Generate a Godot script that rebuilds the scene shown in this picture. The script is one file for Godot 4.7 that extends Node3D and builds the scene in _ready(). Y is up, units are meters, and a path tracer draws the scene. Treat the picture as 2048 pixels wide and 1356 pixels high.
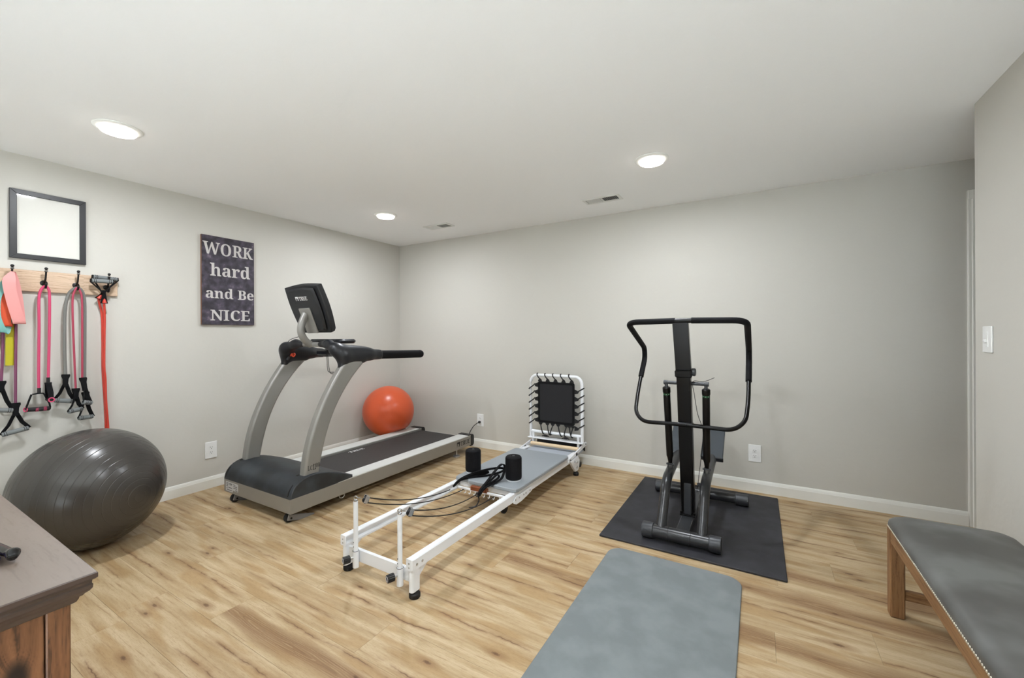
extends Node3D
# A basement exercise room. x runs along the back wall, z along the left wall towards the viewer, y is up; the far corner is the origin.

const H := 2.31                     # ceiling height
const WALL_R := 4.693               # face of the right wall
const WALL_R_END := 0.884           # where the right wall stops
const FRONT := 6.2                # wall behind the viewer, with a wide patio door
const HALL := 5.92                  # far side of the hall beyond the right wall
const ROW := 0.188                  # width of a floor plank
const LENGTH := 1.255               # length of a floor plank

var origin_of := {}
var used := {}
var M := {}


func _ready() -> void:
	make_camera()
	make_environment()
	make_materials()
	make_lights()
	make_shell()
	make_floor()
	make_trim()
	make_treadmill()
	make_reformer()
	make_stepper()
	make_balls()
	make_mats()
	make_bench()
	make_cabinet()
	make_wall_art()
	make_rack()
	make_bands()
	make_fittings()


# ---------------------------------------------------------------- camera, light

func make_camera() -> void:
	var c := Camera3D.new()
	c.name = "camera"
	var f := 835.0                                     # focal length in pixels of the 2048 x 1356 picture
	var th := atan2(f, 1417.0)
	var right := Vector3(cos(th), 0, -sin(th))
	var ahead := Vector3(-sin(th), 0, -cos(th))
	var up := Vector3.UP
	var roll := 0.0045
	var rc := (right - up * roll).normalized()
	var uc := (up + right * roll).normalized()
	c.projection = Camera3D.PROJECTION_FRUSTUM
	c.near = 0.05
	c.far = 60.0
	c.size = 2.0 * 0.05 * 678.0 / f
	c.frustum_offset = Vector2(0, -0.05 * 8.7 / f)
	c.transform = Transform3D(Basis(rc, uc, -ahead), Vector3(3.798, 1.219, 3.726))
	add_child(c)
	c.current = true


func make_environment() -> void:
	var w := WorldEnvironment.new()
	w.name = "environment"
	var e := Environment.new()
	e.background_mode = Environment.BG_SKY
	var sky := Sky.new()
	var pm := ProceduralSkyMaterial.new()
	pm.sky_top_color = Color(0.52, 0.62, 0.78)
	pm.sky_horizon_color = Color(0.80, 0.84, 0.88)
	pm.ground_bottom_color = Color(0.60, 0.60, 0.58)
	pm.ground_horizon_color = Color(0.74, 0.76, 0.78)
	pm.sky_energy_multiplier = SKY_ENERGY
	pm.ground_energy_multiplier = SKY_ENERGY
	sky.sky_material = pm
	e.sky = sky
	e.tonemap_mode = Environment.TONE_MAPPER_LINEAR
	e.tonemap_exposure = EXPOSURE
	e.sdfgi_enabled = true
	e.ssao_enabled = true
	e.ssil_enabled = true
	w.environment = e
	add_child(w)


const EXPOSURE := 6.0
const LAMP_ENERGY := 0.30
const LAMP_COLOR := Color(0.955, 0.975, 1.0)
const SKY_ENERGY := 0.22
const SUN_ENERGY := 3.8


func make_lights() -> void:
	# the sun shines through the patio door behind the viewer onto a pale rug, which throws soft light up to the ceiling
	var sun := DirectionalLight3D.new()
	sun.name = "sun"
	sun.light_energy = SUN_ENERGY
	sun.light_color = Color(0.93, 0.97, 1.0)
	sun.light_angular_distance = 0.5
	sun.shadow_enabled = true
	sun.sky_mode = DirectionalLight3D.SKY_MODE_LIGHT_ONLY
	add_child(sun)
	sun.look_at_from_position(Vector3(-0.4, 6.0, 5.4), Vector3.ZERO)
	var spots := [
		[Vector2(0.912, 2.886), "round white ceiling downlight above the grey exercise ball"],
		[Vector2(0.890, 1.040), "small round white ceiling downlight nearest the room corner"],
		[Vector2(3.230, 1.035), "round white ceiling downlight above the black stepper"],
		[Vector2(3.230, 2.886), "round white ceiling downlight above the yoga mat"],
	]
	for s in spots:
		var p: Vector2 = s[0]
		var t := thing("ceiling_light", s[1], "ceiling light", Vector3(p.x, H, p.y), "ceiling downlights")
		var b := B.new()
		b.lathe([Vector2(0.1, 0.0), Vector2(0.1, -0.004), Vector2(0.096, -0.008), Vector2(0.084, -0.0105), Vector2(0.077, -0.011), Vector2(0.0755, -0.009), Vector2(0.0755, 0.0)], Vector3(p.x, H, p.y), Vector3.UP, 48)
		part(t, "trim_ring", b, M.white_gloss)
		b = B.new()
		b.lathe([Vector2(0.0752, -0.002), Vector2(0.0752, -0.018), Vector2(0.071, -0.024), Vector2(0.06, -0.027), Vector2(0.0, -0.029)], Vector3(p.x, H, p.y), Vector3.UP, 48)
		part(t, "lens", b, M.lamp)
		var l := AreaLight3D.new()
		l.name = "lamp"
		l.area_size = Vector2(0.1, 0.1)
		l.area_normalize_energy = true
		l.light_energy = LAMP_ENERGY
		l.light_color = LAMP_COLOR
		l.area_range = 12.0
		l.area_attenuation = 2.0
		l.shadow_enabled = true
		l.position = Vector3(0, -0.034, 0)
		l.rotation = Vector3(-PI / 2, 0, 0)
		t.add_child(l)


# ---------------------------------------------------------------- things and parts

func numbered(called: String) -> String:
	used[called] = used.get(called, -1) + 1
	return called if used[called] == 0 else "%s_%03d" % [called, used[called]]


func thing(called: String, label: String, category: String, at: Vector3, group := "") -> Node3D:
	var n := Node3D.new()
	n.name = numbered(called)
	n.position = at
	add_child(n)
	n.set_meta("label", label)
	n.set_meta("category", category)
	if group:
		n.set_meta("group", group)
	origin_of[n] = at
	return n


func part(parent: Node3D, called: String, b: B, m: Material, crease := 38.0, label := "") -> MeshInstance3D:
	var o := MeshInstance3D.new()
	o.name = called
	var at: Vector3 = origin_of[parent]
	o.mesh = b.commit(at, crease)
	o.material_override = m
	parent.add_child(o, true)
	origin_of[o] = at
	if label:
		o.set_meta("label", label)
	return o


func structure(called: String, b: B, m: Material, label := "", crease := 30.0) -> MeshInstance3D:
	var o := MeshInstance3D.new()
	o.name = called
	o.mesh = b.commit(Vector3.ZERO, crease)
	o.material_override = m
	add_child(o)
	o.set_meta("kind", "structure")
	o.set_meta("label", label if label else called.replace("_", " "))
	origin_of[o] = Vector3.ZERO
	return o


# lettering: a flat text of a given width and height, centred at a place, reading along "along" with its top towards "up"
func lettering(parent: Node3D, text: String, at: Vector3, along: Vector3, up: Vector3, width: float, height: float, m: Material, serif := true, bold := true, thick := 0.0012) -> MeshInstance3D:
	var font := SystemFont.new()
	font.font_names = PackedStringArray(["Droid Serif" if serif else "Droid Sans"])
	font.font_weight = 700 if bold else 400
	var tm := TextMesh.new()
	tm.text = text
	tm.font = font
	tm.font_size = 64
	tm.pixel_size = 0.01
	tm.depth = 0.02
	tm.curve_step = 1.5
	var box := tm.get_aabb()
	var o := MeshInstance3D.new()
	o.name = "lettering"
	o.mesh = tm
	o.material_override = m
	var x := along.normalized()
	var y := up.normalized()
	var z := x.cross(y)
	var s := Vector3(width / box.size.x, height / box.size.y, thick / box.size.z)
	var bs := Basis(x * s.x, y * s.y, z * s.z)
	var base: Vector3 = origin_of[parent]
	o.transform = Transform3D(bs, at - base - bs * box.get_center())
	parent.add_child(o, true)
	return o


# ---------------------------------------------------------------- mesh builder

class B:
	var v := PackedVector3Array()
	var uv := PackedVector2Array()
	var grain := -1                    # axis along which a texture runs; -1: none
	var tex := Vector2(1, 1)           # metres that the texture covers
	var off := Vector2.ZERO

	func tri(a: Vector3, b: Vector3, c: Vector3) -> void:      # counter-clockwise seen from outside
		v.push_back(a); v.push_back(b); v.push_back(c)

	func quad(a: Vector3, b: Vector3, c: Vector3, d: Vector3) -> void:
		tri(a, b, c); tri(a, c, d)

	func face(p: Array, centre: Vector3) -> void:              # convex face turned away from a centre
		var mid := Vector3.ZERO
		for q in p:
			mid += q
		mid /= p.size()
		var n: Vector3 = (p[1] - p[0]).cross(p[2] - p[0])
		var flip := n.dot(mid - centre) < 0.0
		for i in range(1, p.size() - 1):
			if flip:
				tri(p[0], p[i + 1], p[i])
			else:
				tri(p[0], p[i], p[i + 1])

	func box(lo: Vector3, hi: Vector3, ch := 0.0, tf := Transform3D.IDENTITY) -> B:
		var c := (lo + hi) / 2.0
		var cc := tf * c
		var h := (hi - lo) / 2.0
		ch = minf(ch, minf(h.x, minf(h.y, h.z)) * 0.95)
		var sg := [-1.0, 1.0]
		if ch <= 0.0:
			for ax in 3:
				for s in sg:
					var p := []
					for q in [[-1, -1], [1, -1], [1, 1], [-1, 1]]:
						var o := Vector3.ZERO
						o[ax] = s * h[ax]
						o[(ax + 1) % 3] = q[0] * h[(ax + 1) % 3]
						o[(ax + 2) % 3] = q[1] * h[(ax + 2) % 3]
						p.append(tf * (c + o))
					face(p, cc)
			return self
		var k := h - Vector3(ch, ch, ch)
		for ax in 3:
			var a1 := (ax + 1) % 3
			var a2 := (ax + 2) % 3
			for s in sg:
				var p := []
				for q in [[-1, -1], [1, -1], [1, 1], [-1, 1]]:
					var o := Vector3.ZERO
					o[ax] = s * h[ax]
					o[a1] = q[0] * k[a1]
					o[a2] = q[1] * k[a2]
					p.append(tf * (c + o))
				face(p, cc)
			for s1 in sg:
				for s2 in sg:
					var p := []
					for q in [[-1, 0], [1, 0], [1, 1], [-1, 1]]:
						var o := Vector3.ZERO
						o[ax] = q[0] * k[ax]
						o[a1] = s1 * (h[a1] if q[1] == 0 else k[a1])
						o[a2] = s2 * (k[a2] if q[1] == 0 else h[a2])
						p.append(tf * (c + o))
					face(p, cc)
		for sx in sg:
			for sy in sg:
				for sz in sg:
					face([tf * (c + Vector3(sx * h.x, sy * k.y, sz * k.z)), tf * (c + Vector3(sx * k.x, sy * h.y, sz * k.z)), tf * (c + Vector3(sx * k.x, sy * k.y, sz * h.z))], cc)
		return self

	# rings joined one after the other; closed rings of equal size
	func loft(rings: Array, cap := true) -> B:
		var n: int = rings[0].size()
		for i in rings.size() - 1:
			var p: Array = rings[i]
			var q: Array = rings[i + 1]
			for j in n:
				var k := (j + 1) % n
				quad(p[j], p[k], q[k], q[j])
		if cap:
			var a: Array = rings[0]
			var z: Array = rings[-1]
			var ma := Vector3.ZERO
			var mz := Vector3.ZERO
			for j in n:
				ma += a[j] / n
				mz += z[j] / n
			for j in n:
				var k := (j + 1) % n
				tri(ma, a[k], a[j])
				tri(mz, z[j], z[k])
		return self

	func tube(path: Array, r, seg := 12, cap := true) -> B:
		var rings := []
		var last := Vector3.ZERO
		for i in path.size():
			var d: Vector3
			if i == 0:
				d = path[1] - path[0]
			elif i == path.size() - 1:
				d = path[i] - path[i - 1]
			else:
				d = (path[i] - path[i - 1]).normalized() + (path[i + 1] - path[i]).normalized()
			d = d.normalized()
			var n: Vector3
			if i == 0:
				n = d.cross(Vector3.UP if absf(d.y) < 0.9 else Vector3.RIGHT).normalized()
			else:
				n = (last - d * last.dot(d)).normalized()
			last = n
			var bn := d.cross(n)
			var rr: float = r[i] if r is Array else r
			var ring := []
			for j in seg:
				var a := TAU * j / seg
				ring.append(path[i] + (n * cos(a) + bn * sin(a)) * rr)
			rings.append(ring)
		return loft(rings, cap)

	# flat strap along a path: width across "side", thickness t
	func strap(path: Array, side: Vector3, w, t: float) -> B:
		var rings := []
		for i in path.size():
			var d: Vector3 = path[mini(i + 1, path.size() - 1)] - path[maxi(i - 1, 0)]
			d = d.normalized()
			var s := (side - d * side.dot(d)).normalized()
			var n := d.cross(s)
			var ww: float = (w[i] if w is Array else w) / 2.0
			rings.append([path[i] - s * ww - n * t / 2, path[i] + s * ww - n * t / 2, path[i] + s * ww + n * t / 2, path[i] - s * ww + n * t / 2])
		return loft(rings)

	func lathe(profile: Array, at: Vector3, axis: Vector3, seg := 32, close := false) -> B:
		var y := axis.normalized()
		var x := y.cross(Vector3.RIGHT if absf(y.x) < 0.9 else Vector3.FORWARD).normalized()
		var z := x.cross(y)
		var n := profile.size()
		for i in (n if close else n - 1):
			var p: Vector2 = profile[i]
			var q: Vector2 = profile[(i + 1) % n]
			for j in seg:
				var a := TAU * j / seg
				var b := TAU * (j + 1) / seg
				var da := x * cos(a) + z * sin(a)
				var db := x * cos(b) + z * sin(b)
				var p0 := at + y * p.y + da * p.x
				var p1 := at + y * p.y + db * p.x
				var q0 := at + y * q.y + da * q.x
				var q1 := at + y * q.y + db * q.x
				if p.x > 1e-6:
					tri(p0, p1, q1)
				if q.x > 1e-6:
					tri(p0, q1, q0)
		return self

	func rod(a: Vector3, b: Vector3, r: float, seg := 20, ch := 0.0) -> B:      # a cylinder with rounded rims
		var l := a.distance_to(b)
		if ch <= 0.0:
			ch = minf(r * 0.12, l * 0.1)
		return lathe([Vector2(0, 0), Vector2(r - ch, 0), Vector2(r - ch * 0.3, ch * 0.3), Vector2(r, ch), Vector2(r, l - ch), Vector2(r - ch * 0.3, l - ch * 0.3), Vector2(r - ch, l), Vector2(0, l)], a, b - a, seg)

	func torus(at: Vector3, axis: Vector3, big: float, small: float, seg := 24, sub := 8) -> B:
		var pr := []
		for i in sub:
			var a := TAU * i / sub
			pr.append(Vector2(big + small * cos(a), small * sin(a)))
		return lathe(pr, at, axis, seg, true)

	# an outline (2D) pushed along a third axis between lo and hi; ax: that axis; the outline's two coordinates are the other axes in order (x: z,y   y: x,z   z: x,y)
	func prism(outline: Array, ax: int, lo: float, hi: float, bevel := 0.0, tf := Transform3D.IDENTITY) -> B:
		var n := outline.size()
		var area := 0.0
		for i in n:
			var p: Vector2 = outline[i]
			var q: Vector2 = outline[(i + 1) % n]
			area += p.x * q.y - q.x * p.y
		var o := outline.duplicate()
		if area < 0.0:
			o.reverse()
		var inner := []
		for i in n:
			var p: Vector2 = o[(i + n - 1) % n]
			var q: Vector2 = o[i]
			var r: Vector2 = o[(i + 1) % n]
			var n1 := (q - p).normalized().orthogonal()
			var n2 := (r - q).normalized().orthogonal()
			var m := (n1 + n2).normalized()
			var k := bevel / maxf(0.35, m.dot(n1))
			inner.append(q + m * k * -1.0 if Geometry2D.is_point_in_polygon(q - m * 1e-5, PackedVector2Array(o)) else q + m * k)
		var layers := []
		if bevel > 0.0:
			layers = [[inner, lo], [o, lo + bevel], [o, hi - bevel], [inner, hi]]
		else:
			layers = [[o, lo], [o, hi]]
		var rings := []
		for l in layers:
			var ring := []
			for p in l[0]:
				ring.append(tf * lift(p, ax, l[1]))
			rings.append(ring)
		var flip := ax != 2        # the axis mapping turns the outline over for x and y
		for i in rings.size() - 1:
			for j in n:
				var k := (j + 1) % n
				if flip:
					quad(rings[i][k], rings[i][j], rings[i + 1][j], rings[i + 1][k])
				else:
					quad(rings[i][j], rings[i][k], rings[i + 1][k], rings[i + 1][j])
		var t := Geometry2D.triangulate_polygon(PackedVector2Array(layers[0][0]))
		for i in range(0, t.size(), 3):
			var e: Array = rings[-1]
			var f: Array = rings[0]
			var a: Vector2 = layers[0][0][t[i]]
			var b: Vector2 = layers[0][0][t[i + 1]]
			var c: Vector2 = layers[0][0][t[i + 2]]
			var ccw := (b - a).cross(c - a) > 0.0
			if ccw != flip:
				tri(e[t[i]], e[t[i + 1]], e[t[i + 2]])
				tri(f[t[i]], f[t[i + 2]], f[t[i + 1]])
			else:
				tri(e[t[i]], e[t[i + 2]], e[t[i + 1]])
				tri(f[t[i]], f[t[i + 1]], f[t[i + 2]])
		return self

	static func lift(p: Vector2, ax: int, h: float) -> Vector3:
		if ax == 0:
			return Vector3(h, p.y, p.x)
		if ax == 1:
			return Vector3(p.x, h, p.y)
		return Vector3(p.x, p.y, h)

	func ball(at: Vector3, r: Vector3, seg := 32, rows := 16) -> B:
		for i in rows:
			var a := PI * i / rows
			var b := PI * (i + 1) / rows
			for j in seg:
				var c := TAU * j / seg
				var d := TAU * (j + 1) / seg
				var p := at + r * Vector3(sin(a) * cos(c), cos(a), sin(a) * sin(c))
				var q := at + r * Vector3(sin(a) * cos(d), cos(a), sin(a) * sin(d))
				var s := at + r * Vector3(sin(b) * cos(d), cos(b), sin(b) * sin(d))
				var t := at + r * Vector3(sin(b) * cos(c), cos(b), sin(b) * sin(c))
				if i > 0:
					tri(p, q, s)
				if i < rows - 1:
					tri(p, s, t)
		return self

	# surface nets over a signed distance function
	func blob(lo: Vector3, hi: Vector3, cell: float, f: Callable) -> B:
		var n := Vector3i(((hi - lo) / cell).ceil()) + Vector3i.ONE
		var d := PackedFloat32Array()
		d.resize(n.x * n.y * n.z)
		for k in n.z:
			for j in n.y:
				for i in n.x:
					d[(k * n.y + j) * n.x + i] = f.call(lo + Vector3(i, j, k) * cell)
		var at := {}
		for k in n.z - 1:
			for j in n.y - 1:
				for i in n.x - 1:
					var sum := Vector3.ZERO
					var cnt := 0
					var e := PackedFloat32Array()
					e.resize(8)
					var neg := 0
					for c in 8:
						e[c] = d[((k + (c >> 2)) * n.y + j + ((c >> 1) & 1)) * n.x + i + (c & 1)]
						if e[c] < 0.0:
							neg += 1
					if neg == 0 or neg == 8:
						continue
					for c in 8:
						for b in 3:
							var o := c | (1 << b)
							if o == c or (e[c] < 0.0) == (e[o] < 0.0):
								continue
							var t := e[c] / (e[c] - e[o])
							var pc := Vector3(c & 1, (c >> 1) & 1, c >> 2)
							var po := Vector3(o & 1, (o >> 1) & 1, o >> 2)
							sum += pc.lerp(po, t)
							cnt += 1
					at[Vector3i(i, j, k)] = lo + (Vector3(i, j, k) + sum / cnt) * cell
		for k in range(1, n.z - 1):
			for j in range(1, n.y - 1):
				for i in range(1, n.x - 1):
					var here := d[(k * n.y + j) * n.x + i]
					for ax in 3:
						var st := [1, n.x, n.x * n.y][ax] as int
						var there := d[(k * n.y + j) * n.x + i + st]
						if (here < 0.0) == (there < 0.0):
							continue
						var u := Vector3i.ZERO
						var w := Vector3i.ZERO
						u[(ax + 1) % 3] = 1
						w[(ax + 2) % 3] = 1
						var p := Vector3i(i, j, k)
						if not (at.has(p) and at.has(p - u) and at.has(p - u - w) and at.has(p - w)):
							continue
						if here < 0.0:
							quad(at[p - u - w], at[p - w], at[p], at[p - u])
						else:
							quad(at[p - u - w], at[p - u], at[p], at[p - w])
		return self

	func commit(base: Vector3, crease: float) -> ArrayMesh:
		var n := v.size()
		var fn := PackedVector3Array()
		fn.resize(n / 3)
		var near := {}
		for i in range(0, n, 3):
			fn[i / 3] = (v[i + 1] - v[i]).cross(v[i + 2] - v[i])
			for c in 3:
				var key := Vector3i((v[i + c] * 20000.0).round())
				if near.has(key):
					near[key].push_back(i / 3)
				else:
					near[key] = PackedInt32Array([i / 3])
		var pos := PackedVector3Array()
		var nor := PackedVector3Array()
		var tx := PackedVector2Array()
		var cosine := cos(deg_to_rad(crease))
		for i in range(0, n, 3):
			var f := fn[i / 3]
			var fl := f.length()
			if fl < 1e-14:
				continue
			var fu := f / fl
			var dom := absf(fu.x)
			var ax := 0
			if absf(fu.y) > dom:
				dom = absf(fu.y); ax = 1
			if absf(fu.z) > dom:
				ax = 2
			for c in [0, 2, 1]:
				var p := v[i + c]
				var s := Vector3.ZERO
				for t in near[Vector3i((p * 20000.0).round())]:
					var g := fn[t]
					var gl := g.length()
					if gl > 1e-14 and g.dot(fu) >= cosine * gl:
						s += g
				pos.push_back(p - base)
				nor.push_back(s.normalized() if s.length() > 1e-14 else fu)
				if uv.size() == n:
					tx.push_back(uv[i + c])
				elif grain >= 0:
					var g2 := -1
					for a in 3:
						if a != grain and a != ax:
							g2 = a
					var gu := grain
					if ax == grain:
						gu = (grain + 2) % 3
						g2 = (grain + 1) % 3
					tx.push_back(Vector2(p[gu] / tex.x, p[g2] / tex.y) + off)
		var arr := []
		arr.resize(Mesh.ARRAY_MAX)
		arr[Mesh.ARRAY_VERTEX] = pos
		arr[Mesh.ARRAY_NORMAL] = nor
		if tx.size():
			arr[Mesh.ARRAY_TEX_UV] = tx
		var m := ArrayMesh.new()
		m.add_surface_from_arrays(Mesh.PRIMITIVE_TRIANGLES, arr)
		return m


func bend(pts: Array, r, steps := 6) -> Array:      # a polyline with rounded corners
	var out := [pts[0]]
	for i in range(1, pts.size() - 1):
		var a: Vector3 = pts[i - 1]
		var b: Vector3 = pts[i]
		var c: Vector3 = pts[i + 1]
		var rr: float = r[i] if r is Array else r
		var k := minf(rr, minf(a.distance_to(b), b.distance_to(c)) * 0.48)
		var p := b + (a - b).normalized() * k
		var q := b + (c - b).normalized() * k
		for s in steps + 1:
			var t := float(s) / steps
			out.append(p.lerp(b, t).lerp(b.lerp(q, t), t))
	out.append(pts[-1])
	return out


func spline(pts: Array, steps := 6) -> Array:       # a smooth curve through points
	var out := []
	for i in pts.size() - 1:
		var a: Vector3 = pts[maxi(i - 1, 0)]
		var b: Vector3 = pts[i]
		var c: Vector3 = pts[i + 1]
		var d: Vector3 = pts[mini(i + 2, pts.size() - 1)]
		for s in steps:
			out.append(b.cubic_interpolate(c, a, d, float(s) / steps))
	out.append(pts[-1])
	return out


func rounded(x0: float, y0: float, x1: float, y1: float, r: float, steps := 6) -> Array:      # a rounded rectangle
	var out := []
	for q in [[x1 - r, y1 - r, 0.0], [x0 + r, y1 - r, PI / 2], [x0 + r, y0 + r, PI], [x1 - r, y0 + r, PI * 1.5]]:
		for s in steps + 1:
			var a: float = q[2] + PI / 2 * s / steps
			out.append(Vector2(q[0] + cos(a) * r, q[1] + sin(a) * r))
	return out


# ---------------------------------------------------------------- materials

func rgb8(r: float, g: float, b: float) -> Color:
	return Color(r / 255.0, g / 255.0, b / 255.0)


func mat(called: String, c: Color, rough := 0.6, metal := 0.0, spec := 0.5) -> StandardMaterial3D:
	var m := StandardMaterial3D.new()
	m.resource_name = called
	m.albedo_color = c
	m.roughness = rough
	m.metallic = metal
	m.metallic_specular = spec
	M[called] = m
	return m


func noise(seed_: int, freq: float, oct := 3, type := FastNoiseLite.TYPE_SIMPLEX_SMOOTH) -> FastNoiseLite:
	var n := FastNoiseLite.new()
	n.seed = seed_
	n.noise_type = type
	n.frequency = freq
	n.fractal_octaves = oct
	return n


func relief(m: StandardMaterial3D, seed_: int, freq: float, metres: float, depth_cm: float, oct := 3) -> void:      # a fine bumpy grain
	var t := NoiseTexture2D.new()
	t.width = 512
	t.height = 512
	t.seamless = true
	t.noise = noise(seed_, freq, oct)
	m.heightmap_enabled = true
	m.heightmap_texture = t
	m.heightmap_scale = depth_cm
	m.uv1_triplanar = true
	m.uv1_world_triplanar = true
	m.uv1_scale = Vector3.ONE / metres


func mottle(m: StandardMaterial3D, seed_: int, freq: float, metres: float, a: Color, b: Color, oct := 4, c = null) -> void:      # uneven colour
	var t := NoiseTexture2D.new()
	t.width = 512
	t.height = 512
	t.seamless = true
	t.noise = noise(seed_, freq, oct)
	var g := Gradient.new()
	g.set_color(0, a)
	g.set_color(1, b)
	g.set_offset(0, 0.25)
	g.set_offset(1, 0.75)
	if c != null:
		g.add_point(0.92, c)
	t.color_ramp = g
	m.albedo_color = Color.WHITE
	m.albedo_texture = t
	m.uv1_triplanar = true
	m.uv1_world_triplanar = true
	m.uv1_scale = Vector3.ONE / metres


# wood with long grain: w along the grain, h across; colours from light to dark
func wood(w: int, h: int, metres: Vector2, seed_: int, light: Color, mid: Color, dark: Color, streak := 0.5, knots := 0) -> ImageTexture:
	var fine := noise(seed_, 1.0, 2)
	var med := noise(seed_ + 1, 1.0, 3)
	var warp := noise(seed_ + 2, 1.0, 2)
	var rng := RandomNumberGenerator.new()
	rng.seed = seed_
	var kn := []
	for i in knots:
		kn.append(Vector3(rng.randf() * metres.x, rng.randf_range(0.15, 0.85) * metres.y, rng.randf_range(0.006, 0.014)))
	var data := PackedByteArray()
	data.resize(w * h * 3)
	for y in h:
		var v := metres.y * y / h
		for x in w:
			var u := metres.x * x / w
			var vv := v + 0.006 * warp.get_noise_2d(u * 4.0, v * 12.0)
			var knot := 0.0
			for k in kn:
				var du: float = (u - k.x) / 2.2
				var dv: float = v - k.y
				var q: float = sqrt(du * du + dv * dv) / k.z
				if q < 4.0:
					vv += 0.012 * exp(-q * q * 0.5) * signf(dv)
					knot = maxf(knot, clampf(1.6 - q, 0.0, 1.0))
			var f := fine.get_noise_2d(u * 14.0, vv * 700.0)
			var s := med.get_noise_2d(u * 3.0, vv * 90.0)
			var big := med.get_noise_2d(u * 1.3 + 40.0, vv * 16.0)
			var t := clampf(0.45 + 0.55 * big + streak * s + 0.28 * f, 0.0, 1.0)
			var c := light.lerp(mid, t)
			c = c.lerp(dark, clampf((s + 0.6 * f - 0.25) * 1.3, 0.0, 0.75) + 0.0)
			c = c.lerp(dark.darkened(0.35), knot)
			var i := (y * w + x) * 3
			data[i] = int(clampf(c.r * 255.0, 0, 255))
			data[i + 1] = int(clampf(c.g * 255.0, 0, 255))
			data[i + 2] = int(clampf(c.b * 255.0, 0, 255))
	return ImageTexture.create_from_image(Image.create_from_data(w, h, false, Image.FORMAT_RGB8, data))


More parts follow.
